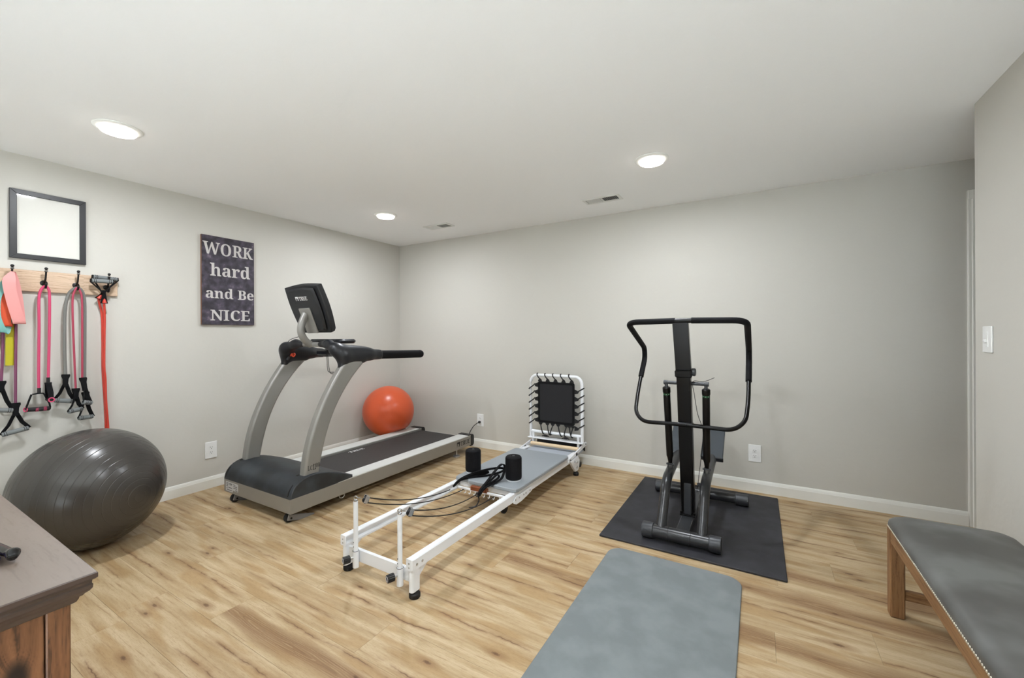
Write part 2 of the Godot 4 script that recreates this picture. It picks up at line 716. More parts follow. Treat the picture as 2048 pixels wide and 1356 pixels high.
# one floor plank, 1.255 m by 0.188 m. kind 0: plain, 1: with a crack and knots, 2: brown heart with pale pores
func plank_picture(seed_: int, kind: int) -> ImageTexture:
	var w := 896
	var h := 136
	var fine := noise(seed_, 1.0, 2)
	var med := noise(seed_ + 11, 1.0, 3)
	var low := noise(seed_ + 23, 1.0, 2)
	var rng := RandomNumberGenerator.new()
	rng.seed = seed_ * 77 + 5
	var tone := rng.randf_range(-0.12, 0.12)
	var pale := Color(0.785, 0.700, 0.565)
	var sand := Color(0.685, 0.585, 0.440)
	var honey := Color(0.660, 0.535, 0.365)
	var brown := Color(0.490, 0.355, 0.235)
	var deep := Color(0.290, 0.190, 0.120)
	var cracks := []
	var count := [1, 2, 1][kind] as int
	for i in count:
		cracks.append([rng.randf_range(0.02, 0.17), rng.randf_range(-0.1, 0.6), rng.randf_range(0.45, 0.95), rng.randf_range(0.65, 1.0) * (0.7 if kind == 0 else 1.0), rng.randf() * 100.0])
	var knots := []
	for i in ([0, 2, 1][kind] as int):
		knots.append(Vector3(rng.randf_range(0.05, 1.2), rng.randf_range(0.02, 0.165), rng.randf_range(0.004, 0.009)))
	var heart := rng.randf_range(0.06, 0.13)
	var apex := rng.randf_range(0.2, 1.0)
	var data := PackedByteArray()
	data.resize(w * h * 3)
	for y in h:
		var v := 0.188 * (y + 0.5) / h
		for x in w:
			var u := 1.255 * (x + 0.5) / w
			var wob := 0.0055 * low.get_noise_2d(u * 1.4, v * 6.0)
			var vv := v + wob
			var f := fine.get_noise_2d(u * 16.0, vv * 620.0)
			var f2 := fine.get_noise_2d(u * 60.0 + 300.0, vv * 900.0)
			var s := med.get_noise_2d(u * 2.6, vv * 58.0)
			var b := low.get_noise_2d(u * 1.6 + 9.0, vv * 15.0)
			var c := pale.lerp(sand, clampf(0.42 + tone + 0.75 * b + 0.38 * s, 0.0, 1.0))
			c = c.lerp(honey, clampf(low.get_noise_2d(u * 1.9 + 70.0, vv * 11.0) * 1.5 - 0.15, 0.0, 0.6))
			c = c.lerp(brown, clampf(s * 1.2 - 0.50, 0.0, 0.38))
			c = c.lerp(brown, clampf(f * 0.44 - 0.06, 0.0, 0.26))
			c = c.lerp(brown, clampf(f2 * 0.4 - 0.14, 0.0, 0.22))
			c = c.lerp(pale, clampf(-f2 * 0.35 - 0.10, 0.0, 0.2))
			if kind == 2:
				# brown heart: long nested tongues drawn in thin pale pores
				var dv := v + 0.6 * wob - heart - 0.018 * low.get_noise_2d(u * 0.9 + 5.0, 3.0)
				var zone := clampf(1.25 - absf(dv) / 0.050 + 0.75 * low.get_noise_2d(u * 1.6 + 33.0, vv * 7.0), 0.0, 1.0)
				var du := u - apex
				var rad := sqrt(dv * dv + du * du * 0.0016) + 0.0035 * low.get_noise_2d(u * 3.0 + 15.0, v * 22.0) + 0.0012 * med.get_noise_2d(u * 9.0, v * 60.0)
				var ring := sin(rad * 980.0)
				var thin := clampf(0.55 + 1.1 * med.get_noise_2d(u * 6.0 + 50.0, vv * 90.0), 0.0, 1.0)
				c = c.lerp(brown.lerp(sand, 0.22 + 0.35 * s), zone * 0.75)
				c = c.lerp(pale, zone * thin * clampf(ring * 4.0 - 3.05, 0.0, 0.45))
				c = c.lerp(deep, zone * thin * clampf(-ring * 2.0 - 1.5, 0.0, 0.22))
			for k in cracks:
				var along: float = (u - k[1]) / k[2]
				if along < -0.12 or along > 1.12:
					continue
				var mid: float = k[0] + 0.015 * low.get_noise_2d(u * 2.4 + k[4], 1.0) + 0.0040 * med.get_noise_2d(u * 24.0 + k[4], 4.0)
				var q := absf(v - mid)
				var fade := clampf(minf(along + 0.12, 1.12 - along) * 4.0, 0.0, 1.0) * float(k[3])
				var patch := clampf(0.55 + 1.2 * med.get_noise_2d(u * 7.0 + k[4], 9.0), 0.0, 1.0)
				var soft := clampf(0.6 + 0.9 * low.get_noise_2d(u * 3.0 + k[4], v * 12.0), 0.0, 1.0)
				c = c.lerp(honey.lerp(brown, 0.35), fade * soft * 0.62 * exp(-q * q / 0.00055))
				c = c.lerp(brown, fade * 0.60 * exp(-q * q / 0.000055) * clampf(0.3 + patch, 0.0, 1.0))
				c = c.lerp(deep, fade * patch * 0.80 * exp(-q * q / 0.0000022))
			for k in knots:
				var dx: float = (u - k.x) / 2.8
				var dy: float = v - k.y
				var q: float = sqrt(dx * dx + dy * dy) / k.z + 0.35 * med.get_noise_2d(u * 120.0, v * 160.0)
				if q < 4.0:
					c = c.lerp(brown, clampf(0.6 - q * 0.17, 0.0, 0.5))
					c = c.lerp(deep, clampf(1.0 - q, 0.0, 0.5))
			var i := (y * w + x) * 3
			data[i] = int(clampf(c.r * 255.0, 0, 255))
			data[i + 1] = int(clampf(c.g * 255.0, 0, 255))
			data[i + 2] = int(clampf(c.b * 255.0, 0, 255))
	return ImageTexture.create_from_image(Image.create_from_data(w, h, false, Image.FORMAT_RGB8, data))


func make_materials() -> void:
	var m := mat("wall", rgb8(205, 202, 194), 0.75, 0.0, 0.35)
	relief(m, 3, 0.03, 0.9, 0.05)
	m = mat("ceiling", rgb8(248, 248, 247), 0.85, 0.0, 0.3)
	relief(m, 5, 0.04, 0.9, 0.04)
	mat("white_gloss", rgb8(240, 240, 236), 0.35)
	mat("trim", rgb8(238, 237, 230), 0.38)
	mat("plate", rgb8(238, 238, 236), 0.3)
	mat("slot", rgb8(30, 28, 26), 0.7)
	m = mat("lamp", rgb8(250, 250, 248), 0.4)
	m.emission_enabled = true
	m.emission = Color(1.0, 0.97, 0.93)
	m.emission_energy_multiplier = 1.2
	mat("vent", rgb8(228, 228, 224), 0.4)
	mat("duct", rgb8(70, 70, 70), 0.7)
	mat("gravel", rgb8(98, 98, 96), 0.95)
	m = mat("rug", rgb8(226, 226, 224), 0.95)
	relief(m, 13, 0.3, 0.1, 0.2, 2)
	mat("underlay", rgb8(60, 48, 36), 0.9)
	# treadmill
	m = mat("silver", rgb8(152, 150, 145), 0.42, 0.35)
	relief(m, 21, 0.3, 0.06, 0.006, 2)
	m = mat("champagne", rgb8(150, 147, 141), 0.42, 0.35)
	m = mat("rail_top", rgb8(206, 206, 202), 0.55)
	relief(m, 22, 0.25, 0.05, 0.02, 2)
	m = mat("hood", rgb8(46, 50, 54), 0.5, 0.0, 0.45)
	mottle(m, 24, 0.006, 0.8, rgb8(38, 41, 44), rgb8(58, 63, 68), 4)
	m = mat("cowl", rgb8(27, 29, 34), 0.36)
	m = mat("head", rgb8(34, 36, 39), 0.5)
	relief(m, 26, 0.3, 0.04, 0.012, 2)
	m = mat("belt", rgb8(54, 51, 50), 0.7)
	relief(m, 27, 0.35, 0.03, 0.02, 2)
	mat("screen", rgb8(20, 22, 24), 0.15)
	mat("foam", rgb8(20, 20, 22), 0.75, 0.0, 0.3)
	mat("print_white", rgb8(226, 226, 226), 0.6)
	mat("print_black", rgb8(26, 26, 28), 0.6)
	mat("sticker", rgb8(205, 205, 204), 0.5)
	mat("sticker_ink", rgb8(96, 96, 98), 0.6)
	mat("black_plastic", rgb8(17, 17, 19), 0.42)
	mat("rubber", rgb8(22, 22, 23), 0.7)
	mat("chrome", rgb8(200, 200, 202), 0.18, 0.95)
	mat("zinc", rgb8(190, 190, 190), 0.32, 0.8)
	mat("wheel_grey", rgb8(132, 130, 130), 0.45, 0.3)
	mat("key_red", rgb8(206, 66, 36), 0.4)
	# reformer
	mat("white_paint", rgb8(238, 240, 243), 0.28)
	m = mat("vinyl_grey", rgb8(150, 156, 161), 0.5)
	relief(m, 31, 0.2, 0.05, 0.02, 2)
	m = mat("platform", rgb8(178, 186, 196), 0.5)
	m = mat("pad_black", rgb8(18, 18, 21), 0.7, 0.0, 0.3)
	m = mat("mesh_black", rgb8(30, 30, 33), 0.85)
	mat("dowel", rgb8(232, 205, 168), 0.4)
	mat("leather_brown", rgb8(132, 68, 34), 0.55)
	mat("cord_black", rgb8(20, 20, 22), 0.7)
	m = mat("webbing", rgb8(20, 20, 22), 0.85, 0.0, 0.3)
	# stepper
	mat("stepper_black", rgb8(15, 14, 14), 0.3, 0.0, 0.36)
	mat("stepper_grey", rgb8(54, 56, 60), 0.36)
	mat("stepper_tube", rgb8(44, 45, 47), 0.28)
	mat("pedal", rgb8(62, 68, 74), 0.6)
	mat("green_ring", rgb8(24, 78, 44), 0.5)
	# balls and mats
	m = mat("ball_grey", rgb8(66, 63, 60), 0.27, 0.0, 0.55)
	m = mat("ball_orange", rgb8(214, 90, 50), 0.32, 0.0, 0.5)
	m = mat("mat_black", rgb8(44, 44, 49), 0.65)
	mottle(m, 41, 0.01, 0.9, rgb8(40, 40, 45), rgb8(50, 50, 56), 5)
	m = mat("mat_grey", rgb8(124, 130, 132), 0.85)
	mottle(m, 43, 0.012, 1.2, rgb8(120, 126, 128), rgb8(130, 136, 138), 5)
	# bench, cabinet
	m = mat("bench_leather", rgb8(98, 99, 97), 0.45)
	mottle(m, 51, 0.006, 0.9, rgb8(84, 83, 80), rgb8(112, 113, 111), 4)
	m = mat("bench_wood", Color.WHITE, 0.5)
	m.albedo_texture = wood(512, 128, Vector2(0.8, 0.15), 61, rgb8(158, 120, 82), rgb8(126, 88, 54), rgb8(86, 55, 31), 0.5)
	mat("nail", rgb8(216, 208, 190), 0.3, 0.7)
	m = mat("cabinet_top", Color.WHITE, 0.42)
	m.albedo_texture = wood(512, 256, Vector2(1.0, 0.5), 63, rgb8(124, 110, 100), rgb8(116, 102, 92), rgb8(106, 92, 83), 0.2)
	m = mat("cabinet_edge", rgb8(78, 62, 53), 0.45)
	m = mat("cabinet_side", Color.WHITE, 0.5)
	m.albedo_texture = wood(512, 256, Vector2(0.8, 0.34), 67, rgb8(138, 94, 62), rgb8(104, 67, 42), rgb8(54, 36, 26), 0.6, 3)
	mat("trinket_black", rgb8(12, 12, 14), 0.08)
	mat("trinket_glass", rgb8(64, 56, 98), 0.08, 0.3)
	# wall things
	mat("frame_black", rgb8(42, 42, 44), 0.4)
	mat("paper", rgb8(224, 222, 214), 0.8)
	mat("mat_board", rgb8(232, 230, 222), 0.85)
	m = mat("glazing", Color(1, 1, 1, 0.05), 0.03)
	m.transparency = BaseMaterial3D.TRANSPARENCY_ALPHA
	m = mat("sign_face", rgb8(66, 60, 70), 0.7)
	mottle(m, 71, 0.012, 0.5, rgb8(48, 44, 52), rgb8(78, 71, 84), 5, rgb8(112, 102, 114))
	mat("sign_side", rgb8(120, 84, 62), 0.7)
	m = mat("sign_letter", rgb8(206, 201, 198), 0.8)
	mottle(m, 73, 0.09, 0.12, rgb8(184, 178, 176), rgb8(216, 212, 208), 3)
	m = mat("rack_wood", Color.WHITE, 0.55)
	m.albedo_texture = wood(512, 128, Vector2(0.7, 0.14), 75, rgb8(218, 192, 166), rgb8(196, 166, 138), rgb8(154, 124, 98), 0.55)
	mat("hook_black", rgb8(26, 22, 22), 0.4, 0.3)
	mat("tube_pink", rgb8(206, 70, 110), 0.35)
	mat("tube_thin_pink", rgb8(170, 62, 84), 0.35)
	mat("tube_grey", rgb8(120, 120, 116), 0.4)
	mat("tube_red", rgb8(204, 62, 46), 0.35)
	mat("tube_purple", rgb8(120, 62, 92), 0.35)
	mat("grip_grey", rgb8(124, 128, 128), 0.75)
	mat("grip_black", rgb8(30, 28, 29), 0.7)
	mat("ring_pink", rgb8(214, 74, 114), 0.4)
	mat("loop_pink", rgb8(222, 150, 146), 0.6)
	mat("loop_teal", rgb8(122, 178, 172), 0.6)
	mat("loop_orange", rgb8(220, 84, 44), 0.55)
	mat("loop_yellow", rgb8(192, 182, 36), 0.5)


# ---------------------------------------------------------------- the room

func make_shell() -> void:
	var t := 0.14
	structure("wall_left", B.new().box(Vector3(-t, -0.1, -t), Vector3(0, H + 0.02, FRONT + t)), M.wall, "grey painted left wall")
	structure("wall_back", B.new().box(Vector3(-0.02, -0.1, -t), Vector3(4.992, H + 0.02, 0)).box(Vector3(4.992, 2.055, -t), Vector3(HALL + 0.02, H + 0.02, 0)).box(Vector3(5.80, -0.1, -t), Vector3(HALL + 0.02, 2.055, 0)), M.wall, "grey painted back wall")
	structure("wall_right", B.new().box(Vector3(WALL_R, -0.1, WALL_R_END), Vector3(WALL_R + 0.115, H + 0.02, FRONT + 0.02)), M.wall, "grey painted right wall with the light switch")
	var d0 := 2.0
	var d1 := 4.66
	var top := 2.24
	structure("wall_front", B.new().box(Vector3(-0.02, -0.1, FRONT), Vector3(d0, H + 0.02, FRONT + t)).box(Vector3(d1, -0.1, FRONT), Vector3(HALL + 0.02, H + 0.02, FRONT + t)).box(Vector3(d0, top, FRONT), Vector3(d1, H + 0.02, FRONT + t)).box(Vector3(d0, -0.1, FRONT), Vector3(d1, 0.02, FRONT + t)), M.wall, "grey painted wall around the patio door")
	# the patio door: four sliding panels
	var fb := B.new()
	fb.box(Vector3(d0, 0.02, FRONT + 0.02), Vector3(d0 + 0.05, top, FRONT + 0.12), 0.003)
	fb.box(Vector3(d1 - 0.05, 0.02, FRONT + 0.02), Vector3(d1, top, FRONT + 0.12), 0.003)
	fb.box(Vector3(d0 + 0.05, top - 0.05, FRONT + 0.02), Vector3(d1 - 0.05, top, FRONT + 0.12), 0.003)
	fb.box(Vector3(d0 + 0.05, 0.02, FRONT + 0.02), Vector3(d1 - 0.05, 0.05, FRONT + 0.12), 0.003)
	var pd := structure("door_2", fb, M.trim, "white framed sliding patio door opposite the back wall")
	var pw := (d1 - d0 - 0.10) / 4.0
	for k in 4:
		var a := d0 + 0.05 + pw * k
		var z := FRONT + (0.045 if k in [0, 3] else 0.08)
		var sb := B.new()
		sb.box(Vector3(a, 0.05, z - 0.015), Vector3(a + 0.045, top - 0.05, z + 0.015), 0.003)
		sb.box(Vector3(a + pw - 0.045, 0.05, z - 0.015), Vector3(a + pw, top - 0.05, z + 0.015), 0.003)
		sb.box(Vector3(a + 0.045, 0.05, z - 0.015), Vector3(a + pw - 0.045, 0.10, z + 0.015), 0.003)
		sb.box(Vector3(a + 0.045, top - 0.10, z - 0.015), Vector3(a + pw - 0.045, top - 0.05, z + 0.015), 0.003)
		part(pd, "panel_frame", sb, M.trim)
		sb = B.new()
		sb.box(Vector3(a + 0.04, 0.095, z - 0.003), Vector3(a + pw - 0.04, top - 0.095, z + 0.003))
		part(pd, "pane", sb, M.glazing)
	structure("garden", B.new().box(Vector3(-25, -0.16, FRONT + t), Vector3(30, -0.06, 45)), M.gravel, "dark gravel outside the patio door")
	structure("wall_hall", B.new().box(Vector3(HALL, -0.1, -t), Vector3(HALL + t, H + 0.02, FRONT + t)), M.wall, "grey painted far wall of the hall")
	structure("ceiling", B.new().box(Vector3(-t, H, -t), Vector3(HALL + t, H + t, FRONT + t)), M.ceiling, "white painted ceiling")


func make_floor() -> void:
	var fl := structure("floor", B.new().box(Vector3(-0.1, -0.12, -0.1), Vector3(HALL + 0.1, -0.0065, FRONT + 0.1)), M.underlay, "light oak plank floor")
	var looks := []
	var kinds := [0, 1, 1, 0, 1, 2, 0, 1, 2, 1, 0, 1]
	for i in kinds.size():
		var m := StandardMaterial3D.new()
		m.resource_name = "plank_%d" % i
		m.albedo_texture = plank_picture(101 + i * 13, kinds[i])
		m.roughness = 0.5
		m.metallic_specular = 0.4
		m.texture_repeat = true
		looks.append(m)
	var plain := []
	var heart := []
	for i in kinds.size():
		if kinds[i] == 2:
			heart.append(i)
		else:
			plain.append(i)
	var joints := {0: 1.764, -1: 2.456, -6: 2.935, -11: 4.275, -13: 4.104, -5: 2.597, 1: 1.368, 2: 1.446, -7: 3.62, -4: 2.05, -3: 3.25, -2: 1.95, 3: 2.4}
	var hearts := [Vector2i(0, 1764), Vector2i(-5, 2597), Vector2i(-7, 3620)]
	var rng := RandomNumberGenerator.new()
	rng.seed = 4711
	var meshes := {}
	var last := -1
	for k in range(-15, 16):
		var z0 := 2.656 + k * ROW
		var z1 := z0 + ROW
		if z1 < 0.01 or z0 > FRONT:
			continue
		var lo := maxf(z0, -0.03)
		var hi := minf(z1, FRONT + 0.03)
		var j: float = joints[k] if joints.has(k) else rng.randf() * LENGTH
		var x := j - ceilf((j + 0.02) / LENGTH) * LENGTH
		while x < HALL:
			var a := maxf(x, -0.03)
			var b := minf(x + LENGTH, HALL + 0.03)
			var isheart := false
			for q in hearts:
				if q.x == k and absf(x - q.y / 1000.0) < 0.01:
					isheart = true
			if b - a > 0.02:
				var key := Vector4(snappedf(a - x, 0.001), snappedf(b - a, 0.001), snappedf(lo - z0, 0.001), snappedf(hi - lo, 0.001))
				if not meshes.has(key):
					meshes[key] = plank_mesh(key)
				var o := MeshInstance3D.new()
				o.name = "plank"
				o.mesh = meshes[key]
				var pick: int = plain[rng.randi() % plain.size()]
				while pick == last:
					pick = plain[rng.randi() % plain.size()]
				if isheart or rng.randf() < 0.035:
					pick = heart[rng.randi() % heart.size()]
				last = pick
				o.material_override = looks[pick]
				var full := b - a > LENGTH - 0.002 and hi - lo > ROW - 0.002
				var turn := full and rng.randf() < 0.5
				o.position = Vector3((a + b) / 2, 0, (lo + hi) / 2)
				if turn:
					o.rotation.y = PI
				fl.add_child(o, true)
			x += LENGTH


func plank_mesh(key: Vector4) -> ArrayMesh:      # start within the plank, length, side start, width; centred
	var st := SurfaceTool.new()
	st.begin(Mesh.PRIMITIVE_TRIANGLES)
	var g := 0.0003
	var ch := 0.0006
	var hx := key.y / 2 - g
	var hz := key.w / 2 - g
	var rings := [[hx, hz, -0.006], [hx, hz, -ch * 0.7], [hx - ch, hz - ch, 0.0]]
	var put := func(p: Vector3, n: Vector3) -> void:
		st.set_normal(n)
		st.set_uv(Vector2((key.x + p.x + key.y / 2) / LENGTH, (key.z + p.z + key.w / 2) / ROW))
		st.add_vertex(p)
	var sx := [-1, 1, 1, -1]
	var sz := [-1, -1, 1, 1]
	for r in 2:
		for i in 4:
			var k := (i + 1) % 4
			var a := Vector3(sx[i] * rings[r][0], rings[r][2], sz[i] * rings[r][1])
			var b := Vector3(sx[k] * rings[r][0], rings[r][2], sz[k] * rings[r][1])
			var c := Vector3(sx[k] * rings[r + 1][0], rings[r + 1][2], sz[k] * rings[r + 1][1])
			var d := Vector3(sx[i] * rings[r + 1][0], rings[r + 1][2], sz[i] * rings[r + 1][1])
			var n := (d - a).cross(b - a).normalized()
			if n.dot(a + b) < 0:
				n = -n
			for q in [a, b, c, a, c, d]:
				put.call(q, n)
	var t := []
	for i in 4:
		t.append(Vector3(sx[i] * rings[2][0], 0.0, sz[i] * rings[2][1]))
	for q in [t[0], t[1], t[2], t[0], t[2], t[3]]:
		put.call(q, Vector3.UP)
	return st.commit()


func make_trim() -> void:
	# baseboard profile: depth from the wall, height
	var prof := [Vector2(0, 0.0), Vector2(0.0135, 0.0), Vector2(0.0135, 0.064), Vector2(0.012, 0.068), Vector2(0.0105, 0.071), Vector2(0.0095, 0.078), Vector2(0.006, 0.088), Vector2(0.004, 0.0905), Vector2(0, 0.0905)]
	var flat := []
	for p in prof:
		flat.append(Vector2(p.x, p.y))
	var b := B.new()
	b.prism(flat, 2, 0.0, FRONT)
	structure("baseboard_left", b, M.trim, "white baseboard along the left wall", 25.0)
	b = B.new()
	b.prism(flat, 0, 0.0, 4.935)
	structure("baseboard_back", b, M.trim, "white baseboard along the back wall", 25.0)
	b = B.new()
	var mir := []
	for p in prof:
		mir.append(Vector2(WALL_R - p.x, p.y))
	b.prism(mir, 2, WALL_R_END + 0.002, FRONT)
	structure("baseboard_right", b, M.trim, "white baseboard along the right wall", 25.0)
	# door casing on the back wall, just beyond the end of the right wall
	b = B.new()
	var cas := [Vector2(4.935, 0.0), Vector2(4.935, 0.009), Vector2(4.941, 0.012), Vector2(4.953, 0.012), Vector2(4.957, 0.017), Vector2(4.984, 0.017), Vector2(4.992, 0.013), Vector2(4.992, 0.0)]
	b.prism(cas, 1, 0.0, 2.112)
	var cas2 := []
	for p in cas:
		cas2.append(Vector2(10.792 - p.x, p.y))
	b.prism(cas2, 1, 0.0, 2.112)
	b.box(Vector3(4.935, 2.055, 0.0), Vector3(5.857, 2.112, 0.0165), 0.003)
	structure("trim_1", b, M.trim, "white door casing at the end of the back wall", 20.0)
	b = B.new()
	b.box(Vector3(4.992, 0.008, -0.095), Vector3(5.80, 2.055, -0.055), 0.002)
	var d := structure("door_1", b, M.trim, "white door beside the end of the back wall")
	b = B.new()
	b.lathe([Vector2(0, 0), Vector2(0.026, 0), Vector2(0.026, 0.006), Vector2(0.011, 0.01), Vector2(0.011, 0.03), Vector2(0.024, 0.038), Vector2(0.027, 0.05), Vector2(0.02, 0.06), Vector2(0, 0.063)], Vector3(5.06, 0.95, -0.055), Vector3(0, 0, 1), 24)
	part(d, "door_knob", b, M.zinc)


# ---------------------------------------------------------------- treadmill

static func smin(a: float, b: float, k: float) -> float:
	var h := maxf(k - absf(a - b), 0.0) / k
	return minf(a, b) - h * h * k * 0.25


static func capsule(p: Vector3, a: Vector3, b: Vector3, ra: float, rb: float) -> float:
	var t := clampf((p - a).dot(b - a) / (b - a).length_squared(), 0.0, 1.0)
	return p.distance_to(a.lerp(b, t)) - lerpf(ra, rb, t)


static func rbox(p: Vector3, c: Vector3, h: Vector3, r: float) -> float:
	var q := (p - c).abs() - h + Vector3(r, r, r)
	return Vector3(maxf(q.x, 0), maxf(q.y, 0), maxf(q.z, 0)).length() + minf(maxf(q.x, maxf(q.y, q.z)), 0.0) - r


# right arm of the console in world coordinates; the left one mirrors it about x = 0.805
static func arm_field(p: Vector3) -> float:
	var d := capsule(p, Vector3(0.915, 1.152, 1.715), Vector3(1.01, 1.152, 1.718), 0.024, 0.030)
	d = smin(d, capsule(p, Vector3(1.01, 1.152, 1.718), Vector3(1.115, 1.118, 1.732), 0.030, 0.042), 0.04)
	d = smin(d, capsule(p, Vector3(1.115, 1.118, 1.732), Vector3(1.150, 1.088, 1.52), 0.042, 0.042), 0.04)
	d = smin(d, capsule(p, Vector3(1.150, 1.090, 1.715), Vector3(1.168, 1.070, 1.48), 0.050, 0.044), 0.04)
	d = smin(d, capsule(p, Vector3(1.168, 1.070, 1.48), Vector3(1.170, 1.063, 1.34), 0.044, 0.039), 0.03)
	d = smin(d, capsule(p, Vector3(1.160, 1.060, 1.700), Vector3(1.163, 0.992, 1.722), 0.042, 0.026), 0.04)
	d = smin(d, capsule(p, Vector3(1.163, 1.045, 1.690), Vector3(1.164, 1.040, 1.55), 0.038, 0.036), 0.04)
	d = maxf(d, -(p.z - 1.365))
	# the holder sunk in the top
	var cup := Vector2((p.x - 1.118) / 0.026, (p.z - 1.665) / 0.060).length() - 1.0
	d = maxf(d, -maxf(cup * 0.03, 1.128 - p.y))
	return d


static func arm_field_left(p: Vector3) -> float:
	return arm_field(Vector3(1.61 - p.x, p.y, p.z))


func upright(x0: float, x1: float) -> B:
	var st := [[0.170, 1.9444, 2.0386], [0.225, 1.9350, 2.0390], [0.280, 1.9253, 2.0363], [0.335, 1.9148, 2.0306], [0.390, 1.9030, 2.0219], [0.445, 1.8895, 2.0103], [0.500, 1.8740, 1.9958], [0.555, 1.8558, 1.9784], [0.610, 1.8347, 1.9582], [0.665, 1.8101, 1.9353], [0.720, 1.7817, 1.9096], [0.775, 1.7489, 1.8813], [0.830, 1.7114, 1.8502], [0.885, 1.6687, 1.8166], [0.940, 1.6204, 1.7805], [0.995, 1.5660, 1.7418], [1.050, 1.5051, 1.7006]]      # height, back edge, front edge
	var rings := []
	for i in st.size():
		var y: float = st[i][0]
		var back: float = st[i][1]
		var front: float = st[i][2]
		# slope of the upright, so that the section stands square to it
		var a: Array = st[maxi(i - 1, 0)]
		var c: Array = st[mini(i + 1, st.size() - 1)]
		var tang := Vector2((c[1] + c[2] - a[1] - a[2]) / 2.0, c[0] - a[0]).normalized()
		var nrm := Vector2(tang.y, -tang.x)
		var mid := Vector2((back + front) / 2.0, y)
		var half := (front - back) / 2.0 * absf(nrm.x)
		var ring := []
		for q in rounded(x0, -half, x1, half, 0.018, 5):
			var w: Vector2 = mid + nrm * q.y
			ring.append(Vector3(q.x, w.y, w.x))
		rings.append(ring)
	return B.new().loft(rings)


func emblem(parent: Node3D, at: Vector3, along: Vector3, up: Vector3, size: float, m: Material) -> void:
	# square mark: a dark corner with an arch cut out and a small triangle inside
	var x := along.normalized()
	var y := up.normalized()
	var tf := Transform3D(Basis(x, y, x.cross(y)), at)
	var o := [Vector2(-0.5, -0.5), Vector2(-0.5, 0.5), Vector2(0.5, 0.5), Vector2(0.5, 0.0)]
	for i in 7:
		var a := lerpf(0.15, 1.45, i / 6.0)
		o.append(Vector2(-0.42 + 0.75 * cos(a) * 1.05, -0.5 + 0.75 * sin(a)))
	o.append(Vector2(-0.36, -0.1))
	var s := []
	for p in o:
		s.append(p * size)
	var b := B.new()
	b.prism(s, 2, 0.0, 0.001, 0.0, tf)
	b.prism([Vector2(0.02, -0.42) * size, Vector2(0.42, -0.42) * size, Vector2(0.3, -0.02) * size], 2, 0.0, 0.001, 0.0, tf)
	part(parent, "emblem", b, m)


